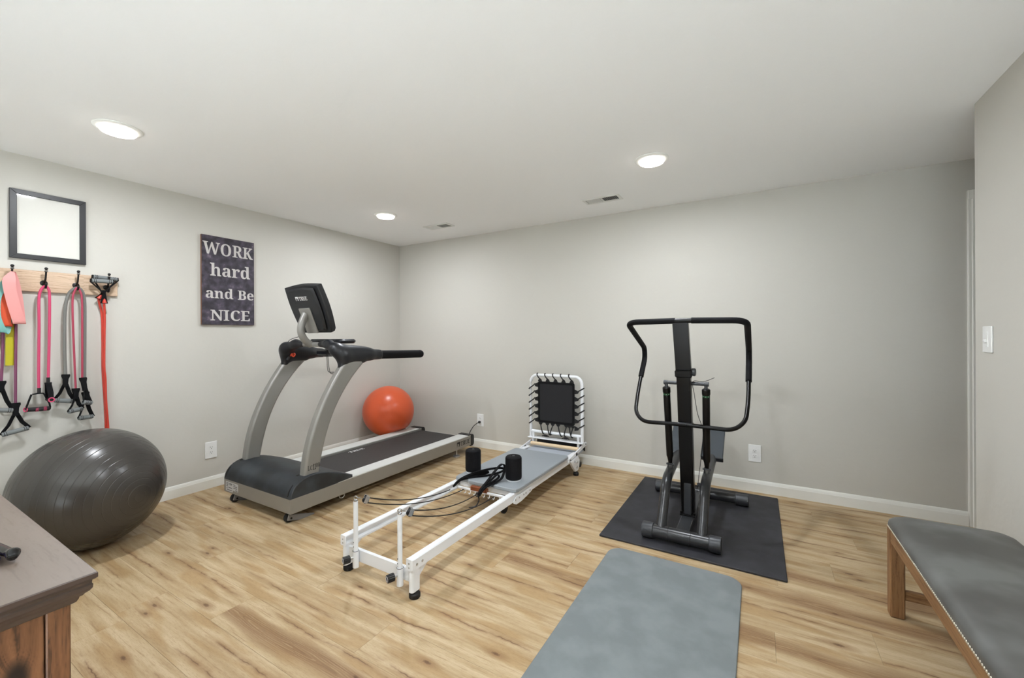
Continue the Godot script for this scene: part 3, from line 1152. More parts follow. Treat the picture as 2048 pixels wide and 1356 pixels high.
func make_treadmill() -> void:
	var t := thing("treadmill", "silver and black treadmill with curved uprights standing along the left wall", "treadmill", Vector3(0.805, 0, 1.15))
	var b := B.new()
	b.box(Vector3(1.095, 0.0715, 0.2), Vector3(1.2196, 0.1695, 2.05), 0.004)
	b.box(Vector3(0.415, 0.0715, 0.2), Vector3(0.54, 0.1695, 2.05), 0.004)
	b.box(Vector3(0.39, 0.071, 2.0), Vector3(1.22, 0.170, 2.149), 0.004)
	b.box(Vector3(0.53, 0.08, 0.3), Vector3(1.1, 0.13, 0.36), 0.003)
	b.box(Vector3(0.53, 0.08, 1.1), Vector3(1.1, 0.13, 1.16), 0.003)
	var fr := part(t, "frame", b, M.champagne)
	for x0 in [1.092, 0.412]:
		b = B.new()
		b.box(Vector3(x0, 0.168, 0.2), Vector3(x0 + 0.128, 0.1785, 1.80), 0.003)
		part(t, "side_rail", b, M.rail_top, 38.0, "light grey foot rail")
	# belt and deck
	b = B.new()
	b.box(Vector3(0.548, 0.128, 0.24), Vector3(1.086, 0.142, 1.92), 0.002)
	part(t, "deck", b, M.black_plastic)
	b = B.new()
	# a closed thin band: top run, round the rear roller, bottom run
	var band := [Vector2(1.90, 0.1585)]
	for i in 13:
		var a := PI / 2 + PI * i / 12.0
		band.append(Vector2(0.235 + 0.036 * cos(a), 0.1225 + 0.036 * sin(a)))
	band.append(Vector2(1.90, 0.0865))
	band.append(Vector2(1.90, 0.0895))
	for i in range(12, -1, -1):
		var a := PI / 2 + PI * i / 12.0
		band.append(Vector2(0.235 + 0.033 * cos(a), 0.1225 + 0.033 * sin(a)))
	band.append(Vector2(1.90, 0.1555))
	b.prism(band, 0, 0.556, 1.078)
	var belt := part(t, "running_belt", b, M.belt, 30.0, "dark grey running belt with white lettering")
	lettering(belt, "TRUE", Vector3(0.605, 0.1588, 1.14), Vector3(0, 0, -1), Vector3(-1, 0, 0), 0.16, 0.035, M.print_white, true, true, 0.0008)
	b = B.new()
	b.rod(Vector3(0.545, 0.1225, 0.235), Vector3(1.09, 0.1225, 0.235), 0.0325, 24)
	part(t, "rear_roller", b, M.black_plastic)
	# rear caps
	for x0 in [1.088, 0.408]:
		b = B.new()
		var o := [Vector2(0.205, 0.062), Vector2(0.205, 0.182), Vector2(0.18, 0.182), Vector2(0.162, 0.178), Vector2(0.153, 0.166), Vector2(0.149, 0.14), Vector2(0.150, 0.09), Vector2(0.157, 0.072), Vector2(0.172, 0.063)]
		b.prism(o, 0, x0, x0 + 0.136, 0.004)
		b.box(Vector3(x0 - 0.004 if x0 > 1.0 else x0, 0.176, 0.185), Vector3(x0 + 0.136, 0.1845, 0.245), 0.002)
		part(t, "end_cap", b, M.black_plastic)
	# motor hood
	var prof := [Vector2(2.149, 0.166), Vector2(2.1475, 0.180), Vector2(2.142, 0.203), Vector2(2.130, 0.226), Vector2(2.112, 0.247), Vector2(2.088, 0.264), Vector2(2.058, 0.277), Vector2(2.02, 0.285), Vector2(1.975, 0.287), Vector2(1.925, 0.282), Vector2(1.865, 0.268), Vector2(1.80, 0.246), Vector2(1.735, 0.220), Vector2(1.672, 0.193), Vector2(1.672, 0.172), Vector2(1.9, 0.166)]
	b = B.new()
	b.prism(prof, 0, 0.389, 1.2215, 0.005)
	var hood := part(t, "motor_hood", b, M.hood, 30.0, "black dusty motor hood")
	for x in [0.412, 1.188]:
		b = B.new()
		var path := []
		for k in [1, 2, 3, 4]:
			path.append(Vector3(x, prof[k].y + 0.0012, prof[k].x + 0.0012))
		b.strap(path, Vector3(1, 0, 0), [0.004, 0.009, 0.009, 0.003], 0.003)
		part(hood, "vent_slot", b, M.slot)
	for x in [0.45, 1.158]:
		b = B.new()
		b.box(Vector3(x - 0.036, 0.272, 2.03), Vector3(x - 0.022, 0.284, 2.052), 0.002)
		part(hood, "foot_notch", b, M.slot)
	# sticker on the front of the frame
	b = B.new()
	b.box(Vector3(0.418, 0.098, 2.149), Vector3(0.585, 0.152, 2.1498))
	b.box(Vector3(0.418, 0.084, 2.149), Vector3(0.515, 0.1, 2.1499))
	var sk := part(fr, "sticker", b, M.sticker, 38.0, "white paper label with small grey print")
	b = B.new()
	for q in [[0.428, 0.142, 0.03], [0.468, 0.142, 0.04], [0.52, 0.142, 0.03], [0.428, 0.132, 0.025], [0.468, 0.134, 0.035], [0.525, 0.13, 0.05], [0.428, 0.12, 0.02], [0.455, 0.112, 0.05], [0.525, 0.118, 0.05], [0.435, 0.094, 0.07], [0.43, 0.105, 0.012], [0.55, 0.104, 0.028]]:
		b.box(Vector3(q[0], q[1] - 0.0025, 2.1498), Vector3(q[0] + q[2], q[1] + 0.0025, 2.1503))
	part(sk, "print", b, M.sticker_ink)
	# wheels and feet
	for q in [[0.482, 1.0], [1.150, 1.0]]:
		var x: float = q[0]
		b = B.new()
		b.lathe([Vector2(0.012, -0.014), Vector2(0.026, -0.014), Vector2(0.0305, -0.010), Vector2(0.0315, 0.0), Vector2(0.0305, 0.010), Vector2(0.026, 0.014), Vector2(0.012, 0.014)], Vector3(x, 0.0315, 2.118), Vector3.RIGHT, 28, true)
		var wh := part(t, "wheel", b, M.rubber)
		b = B.new()
		b.lathe([Vector2(0, -0.008), Vector2(0.018, -0.011), Vector2(0.018, 0.012), Vector2(0.006, 0.014), Vector2(0, 0.012)], Vector3(x, 0.0315, 2.118), Vector3.RIGHT, 24)
		part(wh, "hub", b, M.wheel_grey)
		b = B.new()
		var tf := Transform3D(Basis(Vector3.RIGHT, -0.30), Vector3(x + 0.023, 0.036, 2.118))
		b.box(Vector3(-0.005, -0.02, -0.17), Vector3(0.005, 0.02, 0.022), 0.004, tf)
		part(t, "wheel_bracket", b, M.wheel_grey)
		b = B.new()
		b.rod(Vector3(x - 0.02, 0.0315, 2.118), Vector3(x + 0.032, 0.0315, 2.118), 0.006, 12)
		part(wh, "axle", b, M.slot)
	for x in [1.192, 0.45]:
		b = B.new()
		b.lathe([Vector2(0, 0), Vector2(0.034, 0), Vector2(0.035, 0.004), Vector2(0.033, 0.012), Vector2(0.018, 0.017), Vector2(0.008, 0.022), Vector2(0.008, 0.075), Vector2(0, 0.075)], Vector3(x, 0, 0.41), Vector3.UP, 24)
		part(t, "levelling_foot", b, M.zinc)
	b = B.new()
	b.torus(Vector3(1.19, 0.058, 1.745), Vector3(1, 0, 0.3), 0.018, 0.004)
	part(fr, "tie_ring", b, M.zinc)
	# uprights
	var ur := part(t, "upright", upright(1.130, 1.197), M.silver)
	part(t, "upright", upright(0.402, 0.468), M.silver)
	var dirz := Vector3(0, 0.0, -1)
	lettering(ur, "LC", Vector3(1.1975, 0.327, 1.997), dirz, Vector3.UP, 0.032, 0.030, M.print_black, true, false)
	lettering(ur, "11", Vector3(1.1975, 0.329, 1.966), dirz, Vector3.UP, 0.022, 0.040, M.print_black, true, true)
	lettering(ur, "00", Vector3(1.1975, 0.334, 1.939), dirz, Vector3.UP, 0.028, 0.030, M.print_black, true, false)
	# console arms
	b = B.new()
	b.blob(Vector3(0.86, 0.92, 1.34), Vector3(1.25, 1.22, 1.80), 0.009, arm_field)
	part(t, "console_arm", b, M.cowl, 50.0, "glossy black arm cover with a sunken holder")
	b = B.new()
	b.blob(Vector3(0.36, 0.92, 1.34), Vector3(0.75, 1.22, 1.80), 0.009, arm_field_left)
	part(t, "console_arm", b, M.cowl, 50.0)
	b = B.new()
	b.rod(Vector3(0.66, 1.150, 1.715), Vector3(0.95, 1.150, 1.715), 0.0185, 24)
	part(t, "cross_tube", b, M.silver)
	b = B.new()
	b.prism(rounded(0.60, 1.44, 1.01, 1.625, 0.06, 6), 1, 1.155, 1.190, 0.012)
	part(t, "accessory_tray", b, M.cowl, 40.0)
	b = B.new()
	b.box(Vector3(0.58, 1.05, 1.50), Vector3(1.03, 1.10, 1.53), 0.012)
	part(t, "sensor_bar", b, M.cowl)
	for x in [1.170, 0.440]:
		b = B.new()
		b.tube([Vector3(x, 1.064, 1.40), Vector3(x, 1.058, 1.20), Vector3(x, 1.050, 0.90), Vector3(x, 1.0495, 0.886), Vector3(x, 1.0493, 0.880)], [0.034, 0.034, 0.034, 0.030, 0.020], 24)
		part(t, "handrail", b, M.foam, 50.0)
	# display head, seen from behind; local axes: right, up along its tilt, towards the viewer
	var upv := Vector3(0, 0.93, 0.37).normalized()
	var nz := Vector3.RIGHT.cross(upv)
	var tf2 := Transform3D(Basis(Vector3.RIGHT, upv, nz), Vector3(0.805, 1.425, 1.735))
	var rim := []
	for k in 9:
		var s := k / 8.0
		rim.append(Vector2(lerpf(-0.205, 0.205, s), 0.182 + 0.014 * sin(PI * s)))
	for k in 7:
		var s := (k + 1) / 8.0
		rim.append(Vector2(0.205 + 0.018 * sin(PI * s) - 0.01 * s, lerpf(0.182, -0.165, s)))
	rim.append(Vector2(0.192, -0.172))
	rim.append(Vector2(0.168, -0.195))
	rim.append(Vector2(-0.168, -0.195))
	rim.append(Vector2(-0.192, -0.172))
	for k in 7:
		var s := (7 - k) / 8.0
		rim.append(Vector2(-0.205 - 0.018 * sin(PI * s) + 0.01 * s, lerpf(0.182, -0.165, s)))
	b = B.new()
	b.prism(rim, 2, -0.034, 0.012, 0.006, tf2)
	var hd := part(t, "display_housing", b, M.head, 35.0, "dark grey back of the display")
	b = B.new()
	var back := []
	for p in rim:
		back.append(Vector2(p.x * 0.80, p.y * 0.90))
	b.prism(back, 2, 0.008, 0.036, 0.014, tf2)
	part(hd, "rear_shell", b, M.head, 35.0)
	b = B.new()
	b.prism([Vector2(-0.17, -0.15), Vector2(0.17, -0.15), Vector2(0.175, 0.15), Vector2(-0.175, 0.15)], 2, -0.036, -0.033, 0.0, tf2)
	part(hd, "screen", b, M.screen)
	lettering(hd, "TRUE", tf2 * Vector3(0.022, 0.094, 0.0365), tf2.basis.x, tf2.basis.y, 0.098, 0.031, M.print_white)
	emblem(hd, tf2 * Vector3(-0.052, 0.094, 0.036), tf2.basis.x, tf2.basis.y, 0.034, M.print_white)
	b = B.new()
	b.box(Vector3(-0.068, -0.185, 0.034), Vector3(0.068, 0.02, 0.047), 0.004, tf2)
	part(t, "mount_plate", b, M.silver)
	b = B.new()
	var nk := spline([Vector3(0.805, 1.145, 1.722), Vector3(0.805, 1.185, 1.775), Vector3(0.805, 1.245, 1.806), Vector3(0.805, 1.31, 1.800), Vector3(0.805, 1.385, 1.768)], 6)
	b.tube(nk, 0.0265, 24)
	part(t, "neck", b, M.silver, 50.0)
	# safety key, its cord, loose wires
	b = B.new()
	b.box(Vector3(0.49, 1.050, 1.695), Vector3(0.535, 1.075, 1.715), 0.004)
	b.torus(Vector3(0.548, 1.062, 1.705), Vector3(0.2, 0.3, 1), 0.014, 0.004, 18, 6)
	var key := part(t, "safety_key", b, M.key_red, 40.0, "red safety clip")
	b = B.new()
	b.rod(Vector3(0.50, 1.052, 1.715), Vector3(0.488, 1.022, 1.722), 0.011, 14)
	part(key, "clip", b, M.stepper_grey)
	b = B.new()
	b.tube(spline([Vector3(0.50, 1.07, 1.712), Vector3(0.505, 1.12, 1.735), Vector3(0.55, 1.18, 1.745), Vector3(0.64, 1.21, 1.72)], 5), 0.0022, 6)
	part(key, "cord", b, M.cord_black)
	b = B.new()
	b.tube(spline([Vector3(0.905, 1.09, 1.66), Vector3(0.91, 1.03, 1.66), Vector3(0.945, 0.965, 1.68), Vector3(1.0, 0.94, 1.70), Vector3(1.13, 0.955, 1.70)], 6), 0.0024, 6)
	b.tube(spline([Vector3(0.91, 1.09, 1.655), Vector3(0.925, 1.03, 1.66), Vector3(0.965, 0.96, 1.68), Vector3(1.02, 0.93, 1.70), Vector3(1.13, 0.945, 1.70)], 6), 0.0024, 6)
	part(t, "sensor_wire", b, M.cord_black)
	# maker's mark on the frame side
	lettering(fr, "TRUE", Vector3(1.2203, 0.124, 0.300), dirz, Vector3.UP, 0.150, 0.044, M.print_black)
	emblem(fr, Vector3(1.2201, 0.124, 0.412), dirz, Vector3.UP, 0.048, M.print_black)


# ---------------------------------------------------------------- reformer

func make_reformer() -> void:
	var t := thing("pilates_reformer", "white framed pilates reformer with grey carriage and black rebounder", "exercise machine", Vector3(2.18, 0, 1.3))
	var b: B
	var xs := [1.928, 2.392]
	for i in 2:
		var x: float = xs[i]
		var o := [Vector2(x, 0.134), Vector2(x, 0.182), Vector2(x + 0.005, 0.187), Vector2(x + 0.034, 0.187), Vector2(x + 0.039, 0.182), Vector2(x + 0.039, 0.134)]
		if i == 0:     # the inner side of the left rail shows its channel
			o = [Vector2(x, 0.134), Vector2(x, 0.182), Vector2(x + 0.005, 0.187), Vector2(x + 0.034, 0.187), Vector2(x + 0.039, 0.183), Vector2(x + 0.039, 0.176), Vector2(x + 0.024, 0.170), Vector2(x + 0.024, 0.150), Vector2(x + 0.039, 0.144), Vector2(x + 0.039, 0.134)]
		b = B.new()
		b.prism(o, 2, 0.30, 2.31)
		var rl := part(t, "rail", b, M.white_paint, 25.0)
		b = B.new()
		b.prism(rounded(x - 0.001, 0.1325, x + 0.040, 0.1885, 0.008, 4), 2, 2.308, 2.315, 0.002)
		var cp := part(rl, "rail_cap", b, M.white_paint)
		for y in [0.148, 0.167]:
			b = B.new()
			b.rod(Vector3(x + 0.019, y, 2.3145), Vector3(x + 0.019, y, 2.3165), 0.0042, 12)
			part(rl, "screw", b, M.zinc)
		if i == 1:
			for z in [2.285, 2.248]:
				b = B.new()
				b.rod(Vector3(x + 0.0385, 0.157, z), Vector3(x + 0.042, 0.157, z), 0.0058, 14)
				part(rl, "bolt", b, M.zinc)
		# front leg, gusset and foot
		b = B.new()
		var lg := []
		for p in rounded(x + 0.008, 2.256, x + 0.037, 2.312, 0.0125, 5):
			lg.append(p)
		b.prism(lg, 1, 0.031, 0.140, 0.001)
		b.prism([Vector2(2.262, 0.088), Vector2(2.262, 0.140), Vector2(2.18, 0.140), Vector2(2.205, 0.128)], 0, x + 0.014, x + 0.032, 0.001)
		part(t, "leg", b, M.white_paint)
		b = B.new()
		b.lathe([Vector2(0, 0), Vector2(0.024, 0), Vector2(0.0265, 0.004), Vector2(0.0265, 0.018), Vector2(0.022, 0.024), Vector2(0.008, 0.026), Vector2(0.008, 0.034), Vector2(0, 0.034)], Vector3(x + 0.024, 0, 2.284), Vector3.UP, 28)
		part(t, "foot", b, M.rubber)
	b = B.new()
	b.box(Vector3(1.955, 0.062, 2.276), Vector3(2.405, 0.132, 2.292), 0.006)
	part(t, "cross_bar", b, M.white_paint)
	# cord risers
	var pulleys := []
	for x in [2.040, 2.348]:
		b = B.new()
		b.rod(Vector3(x, 0.046, 2.309), Vector3(x, 0.130, 2.309), 0.0155, 24)
		var sl := part(t, "riser_sleeve", b, M.white_paint)
		b = B.new()
		b.rod(Vector3(x, 0.128, 2.309), Vector3(x, 0.380, 2.309), 0.0115, 20)
		var rs := part(t, "riser_tube", b, M.white_paint)
		b = B.new()
		b.torus(Vector3(x, 0.130, 2.309), Vector3.UP, 0.0150, 0.0012, 24, 6)
		part(sl, "collar_line", b, M.slot)
		for y in [0.152, 0.174]:
			b = B.new()
			b.rod(Vector3(x - 0.004, y, 2.3195), Vector3(x - 0.004, y, 2.3210), 0.0026, 10)
			part(rs, "adjusting_hole", b, M.slot)
		b = B.new()
		b.rod(Vector3(x, 0.378, 2.309), Vector3(x, 0.386, 2.309), 0.010, 14)
		b.torus(Vector3(x, 0.396, 2.309), Vector3(0.6, 0, 0.8), 0.0085, 0.0028, 20, 8)
		part(rs, "eye_bolt", b, M.chrome)
		b = B.new()
		b.rod(Vector3(x - 0.004, 0.098, 2.322), Vector3(x - 0.010, 0.098, 2.338), 0.006, 14)
		var kn := part(sl, "knob_stem", b, M.zinc)
		b = B.new()
		var kp := []
		for k in 36:
			var a := TAU * k / 36.0
			var rr := 0.0185 if k % 3 != 0 else 0.0168
			kp.append(Vector2(cos(a) * rr, sin(a) * rr))
		b.prism(kp, 2, 0.0, 0.034, 0.002, Transform3D(Basis(Vector3.UP, -0.35), Vector3(x - 0.010, 0.098, 2.337)))
		var knob := part(t, "knob", b, M.black_plastic, 25.0, "black ribbed locking knob")
		b = B.new()
		b.torus(Vector3(x - 0.010, 0.098, 2.337) + Basis(Vector3.UP, -0.35) * Vector3(0, 0, 0.0345), Basis(Vector3.UP, -0.35) * Vector3(0, 0, 1), 0.0115, 0.0009, 24, 5)
		part(knob, "ring_mark", b, M.print_white)
		# pulley hanging from the eye
		var pc := Vector3(x + 0.018, 0.372, 2.262)
		b = B.new()
		b.tube([Vector3(x, 0.394, 2.305), Vector3(x + 0.006, 0.392, 2.294), Vector3(x + 0.010, 0.386, 2.282)], 0.003, 8)
		b.box(Vector3(-0.011, -0.012, -0.0135), Vector3(0.011, 0.024, -0.0105), 0.001, Transform3D(Basis(Vector3(0, 1, 0), 1.2) * Basis(Vector3(0, 0, 1), -0.5), pc))
		b.box(Vector3(-0.011, -0.012, 0.0105), Vector3(0.011, 0.024, 0.0135), 0.001, Transform3D(Basis(Vector3(0, 1, 0), 1.2) * Basis(Vector3(0, 0, 1), -0.5), pc))
		var cl := part(t, "pulley_bracket", b, M.chrome)
		b = B.new()
		var ax := Basis(Vector3(0, 1, 0), 1.2) * Vector3(0, 0, 1)
		b.lathe([Vector2(0, -0.008), Vector2(0.0155, -0.008), Vector2(0.016, -0.004), Vector2(0.012, 0.0), Vector2(0.016, 0.004), Vector2(0.0155, 0.008), Vector2(0, 0.008)], pc, ax, 24)
		part(t, "pulley_wheel", b, M.black_plastic)
		pulleys.append(pc)
	# cords
	var ends := [[Vector3(1.992, 0.168, 1.500), Vector3(2.055, 0.160, 1.430)], [Vector3(2.205, 0.175, 1.470), Vector3(2.305, 0.158, 1.430)]]
	for i in 2:
		var pc: Vector3 = pulleys[i]
		for j in 2:
			var e: Vector3 = ends[i][j]
			var s := pc + Vector3(0.0, 0.0135 if j == 0 else -0.0135, -0.004)
			var path := []
			for k in 15:
				var q := k / 14.0
				path.append(s.lerp(e, q) + Vector3(0, -0.045 * 4.0 * q * (1.0 - q) * (0.8 if j == 0 else 1.0), 0))
			b = B.new()
			b.tube(path, 0.0030, 8)
			part(t, "cord", b, M.cord_black)
	# carriage
	var px0 := 1.935
	var px1 := 2.448
	var o2 := []
	for p in [Vector2(px1, 1.355), Vector2(px1 - 0.008, 1.378), Vector2(px1 - 0.03, 1.385), Vector2(2.272, 1.385), Vector2(2.264, 1.378), Vector2(2.262, 1.305), Vector2(2.238, 1.305), Vector2(2.236, 1.382), Vector2(2.228, 1.392), Vector2(2.070, 1.392), Vector2(2.062, 1.384), Vector2(2.060, 1.378), Vector2(px0 + 0.03, 1.378), Vector2(px0 + 0.008, 1.372), Vector2(px0, 1.350)]:
		o2.append(p)
	for k in 6:
		var a := PI + PI / 2 * k / 5.0
		o2.append(Vector2(px0 + 0.028 + 0.028 * cos(a), 0.538 + 0.028 * sin(a)))
	for k in 6:
		var a := PI * 1.5 + PI / 2 * k / 5.0
		o2.append(Vector2(px1 - 0.028 + 0.028 * cos(a), 0.538 + 0.028 * sin(a)))
	b = B.new()
	b.prism(o2, 1, 0.189, 0.2145, 0.005)
	part(t, "carriage_pad", b, M.vinyl_grey, 35.0, "grey vinyl carriage pad")
	b = B.new()
	b.box(Vector3(1.968, 0.150, 0.56), Vector3(2.391, 0.188, 1.36), 0.003)
	part(t, "carriage_frame", b, M.white_paint)
	for x in [1.995, 2.338]:
		b = B.new()
		b.lathe([Vector2(0, 0.0), Vector2(0.050, 0.0), Vector2(0.053, 0.004), Vector2(0.053, 0.010), Vector2(0, 0.011)], Vector3(x, 0.2145, 1.235), Vector3.UP, 36)
		var ba := part(t, "shoulder_rest_base", b, M.white_paint)
		b = B.new()
		b.lathe([Vector2(0, 0.008), Vector2(0.048, 0.008), Vector2(0.055, 0.015), Vector2(0.057, 0.026), Vector2(0.057, 0.150), Vector2(0.055, 0.159), Vector2(0.048, 0.166), Vector2(0.036, 0.168), Vector2(0.014, 0.168), Vector2(0.013, 0.164), Vector2(0, 0.164)], Vector3(x, 0.2145, 1.235), Vector3.UP, 36)
		var sr := part(t, "shoulder_rest", b, M.pad_black, 30.0, "black padded shoulder rest")
		b = B.new()
		b.lathe([Vector2(0, 0.1635), Vector2(0.012, 0.1635), Vector2(0.010, 0.168), Vector2(0, 0.169)], Vector3(x, 0.2145, 1.235), Vector3.UP, 18)
		part(sr, "top_bolt", b, M.stepper_grey)
	# hand loops lying on the carriage
	b = B.new()
	b.strap(spline([Vector3(1.995, 0.180, 1.47), Vector3(2.01, 0.212, 1.425), Vector3(2.05, 0.238, 1.36), Vector3(2.13, 0.262, 1.28), Vector3(2.19, 0.264, 1.20), Vector3(2.215, 0.250, 1.16), Vector3(2.20, 0.232, 1.18), Vector3(2.15, 0.223, 1.26), Vector3(2.07, 0.221, 1.35), Vector3(2.02, 0.214, 1.415), Vector3(1.997, 0.182, 1.465)], 5), Vector3(0.3, 1, 0.1), 0.014, 0.007)
	b.strap(spline([Vector3(2.03, 0.222, 1.40), Vector3(2.08, 0.240, 1.33), Vector3(2.12, 0.246, 1.27), Vector3(2.135, 0.238, 1.245), Vector3(2.11, 0.228, 1.27), Vector3(2.05, 0.222, 1.37)], 5), Vector3(0.3, 1, 0.1), 0.014, 0.007)
	part(t, "hand_loop", b, M.webbing, 40.0, "black webbing hand loop")
	b = B.new()
	b.strap(spline([Vector3(2.205, 0.150, 1.475), Vector3(2.212, 0.195, 1.450), Vector3(2.225, 0.230, 1.40), Vector3(2.245, 0.290, 1.32), Vector3(2.262, 0.320, 1.27), Vector3(2.275, 0.300, 1.25), Vector3(2.280, 0.240, 1.29), Vector3(2.268, 0.222, 1.36), Vector3(2.235, 0.205, 1.44), Vector3(2.212, 0.160, 1.470)], 5), Vector3(1, 0.15, 0.5), 0.024, 0.006)
	b.strap(spline([Vector3(2.215, 0.200, 1.445), Vector3(2.24, 0.235, 1.38), Vector3(2.256, 0.262, 1.32), Vector3(2.262, 0.240, 1.31), Vector3(2.245, 0.220, 1.39), Vector3(2.22, 0.185, 1.45)], 5), Vector3(1, 0.15, 0.5), 0.020, 0.006)
	part(t, "hand_loop", b, M.webbing, 40.0)
	b = B.new()
	b.torus(Vector3(2.203, 0.168, 1.478), Vector3(1, 0.2, 0.4), 0.012, 0.003, 16, 6)
	b.tube(spline([Vector3(2.205, 0.160, 1.475), Vector3(2.21, 0.13, 1.47), Vector3(2.205, 0.10, 1.50), Vector3(2.18, 0.10, 1.54)], 5), 0.004, 8)
	part(t, "loop_clip", b, M.black_plastic)
	# spring bar, hooks and leather flap
	b = B.new()
	b.box(Vector3(1.985, 0.150, 1.398), Vector3(2.375, 0.166, 1.412), 0.003)
	part(t, "spring_bar", b, M.white_paint)
	for k in 9:
		var x := 2.02 + 0.039 * k
		b = B.new()
		b.tube(bend([Vector3(x, 0.152, 1.408), Vector3(x, 0.136, 1.412), Vector3(x, 0.132, 1.424), Vector3(x, 0.142, 1.430)], 0.008, 4), 0.0025, 8)
		part(t, "spring_hook", b, M.white_paint)
	b = B.new()
	b.box(Vector3(2.100, 0.158, 1.392), Vector3(2.235, 0.188, 1.417), 0.003)
	part(t, "leather_flap", b, M.leather_brown, 38.0, "brown leather flap")
	# wheel plate at the side of the carriage
	b = B.new()
	b.prism([Vector2(1.405, 0.128), Vector2(1.395, 0.150), Vector2(1.375, 0.163), Vector2(1.16, 0.163), Vector2(1.15, 0.155), Vector2(1.155, 0.135), Vector2(1.22, 0.122), Vector2(1.30, 0.112), Vector2(1.37, 0.112)], 0, 2.433, 2.4385, 0.001)
	var wp := part(t, "wheel_plate", b, M.white_paint)
	for z in [1.185, 1.245, 1.275, 1.335, 1.385]:
		b = B.new()
		b.rod(Vector3(2.438, 0.147, z), Vector3(2.4425, 0.147, z), 0.0055, 12)
		part(wp, "bolt", b, M.zinc)
	b = B.new()
	b.lathe([Vector2(0, -0.012), Vector2(0.03, -0.012), Vector2(0.034, -0.008), Vector2(0.034, 0.008), Vector2(0.03, 0.012), Vector2(0, 0.012)], Vector3(2.30, 0.035, 1.30), Vector3.RIGHT, 24)
	b.box(Vector3(2.290, 0.03, 1.28), Vector3(2.31, 0.15, 1.32), 0.002)
	part(t, "middle_wheel", b, M.rubber)
	# foot end: arms, platform, dowel, panel
	for x in [1.922, 2.430]:
		b = B.new()
		b.prism([Vector2(0.50, 0.150), Vector2(0.50, 0.178), Vector2(0.10, 0.236), Vector2(0.085, 0.226), Vector2(0.085, 0.205)], 0, x, x + 0.012, 0.001)
		var arm := part(t, "end_arm", b, M.white_paint)
		for q in [[0.112, 0.22], [0.335, 0.183], [0.47, 0.165]]:
			b = B.new()
			b.rod(Vector3(x + 0.012, q[1], q[0]), Vector3(x + 0.0165, q[1], q[0]), 0.014 if q[0] == 0.335 else 0.006, 16)
			part(arm, "pivot_bolt", b, M.black_plastic)
	b = B.new()
	b.box(Vector3(1.966, 0.155, 0.13), Vector3(2.43, 0.172, 0.50), 0.004)
	part(t, "rear_platform", b, M.platform, 38.0, "pale blue grey rear platform")
	b = B.new()
	b.box(Vector3(1.94, 0.150, 0.092), Vector3(2.43, 0.236, 0.104), 0.002)
	part(t, "end_panel", b, M.black_plastic, 38.0, "black end panel")
	b = B.new()
	b.rod(Vector3(1.958, 0.206, 0.262), Vector3(2.432, 0.206, 0.262), 0.0165, 24, 0.006)
	part(t, "foot_bar", b, M.dowel, 40.0, "pale wooden dowel")
	# rear legs with brackets
	for x in [1.930, 2.425]:
		b = B.new()
		b.prism([Vector2(0.47, 0.150), Vector2(0.31, 0.165), Vector2(0.27, 0.120), Vector2(0.285, 0.060), Vector2(0.31, 0.038), Vector2(0.36, 0.038), Vector2(0.42, 0.090)], 0, x, x + 0.022, 0.003)
		var br := part(t, "rear_leg", b, M.white_paint)
		b = B.new()
		b.rod(Vector3(x - 0.004, 0.075, 0.345), Vector3(x + 0.03, 0.075, 0.345), 0.012, 16)
		b.rod(Vector3(x + 0.02, 0.12, 0.345), Vector3(x + 0.034, 0.12, 0.345), 0.010, 16)
		b.rod(Vector3(x + 0.02, 0.135, 0.40), Vector3(x + 0.032, 0.135, 0.40), 0.008, 14)
		part(br, "bracket_pin", b, M.zinc)
		b = B.new()
		b.lathe([Vector2(0, 0), Vector2(0.022, 0), Vector2(0.024, 0.004), Vector2(0.024, 0.022), Vector2(0.018, 0.028), Vector2(0.009, 0.030), Vector2(0.009, 0.042), Vector2(0, 0.042)], Vector3(x + 0.011, 0, 0.335), Vector3.UP, 24)
		part(t, "foot", b, M.rubber)
		b = B.new()
		b.lathe([Vector2(0, -0.009), Vector2(0.024, -0.009), Vector2(0.027, -0.005), Vector2(0.027, 0.005), Vector2(0.024, 0.009), Vector2(0, 0.009)], Vector3(x + 0.012, 0.075, 0.25), Vector3.RIGHT, 24)
		part(t, "transport_wheel", b, M.rubber)
	# rebounder
	var zr := 0.20
	var x0 := 1.927
	var x1 := 2.443
	var yb := 0.252
	var yt := 0.836
	b = B.new()
	var pth := [Vector3(x0, yb, zr), Vector3(x0, yt - 0.06, zr)]
	for k in 9:
		var a := PI - PI / 2 * k / 8.0
		pth.append(Vector3(x0 + 0.07 + 0.07 * cos(a), yt - 0.07 + 0.07 * sin(a), zr))
	for k in 9:
		var a := PI / 2 - PI / 2 * k / 8.0
		pth.append(Vector3(x1 - 0.07 + 0.07 * cos(a), yt - 0.07 + 0.07 * sin(a), zr))
	pth.append(Vector3(x1, yb, zr))
	b.tube(pth, 0.0145, 16)
	b.tube([Vector3(x0, 0.305, zr), Vector3(x1, 0.305, zr)], 0.0135, 16)
	part(t, "rebounder_frame", b, M.white_paint, 50.0)
	b = B.new()
	b.box(Vector3(1.905, 0.243, 0.165), Vector3(2.458, 0.252, 0.235), 0.003)
	part(t, "rebounder_plate", b, M.white_paint)
	for x in [1.958, 2.410]:
		b = B.new()
		b.rod(Vector3(x, 0.172, 0.215), Vector3(x, 0.300, 0.215), 0.0115, 16)
		part(t, "rebounder_post", b, M.white_paint)
	b = B.new()
	b.prism(rounded(2.004, 0.392, 2.372, 0.778, 0.016, 4), 2, zr - 0.003, zr + 0.003, 0.001)
	var mt := part(t, "rebounder_mat", b, M.webbing, 38.0, "black rebounder mat")
	b = B.new()
	b.prism(rounded(2.024, 0.414, 2.352, 0.756, 0.014, 4), 2, zr + 0.002, zr + 0.005, 0.001)
	part(mt, "bounce_surface", b, M.mesh_black)
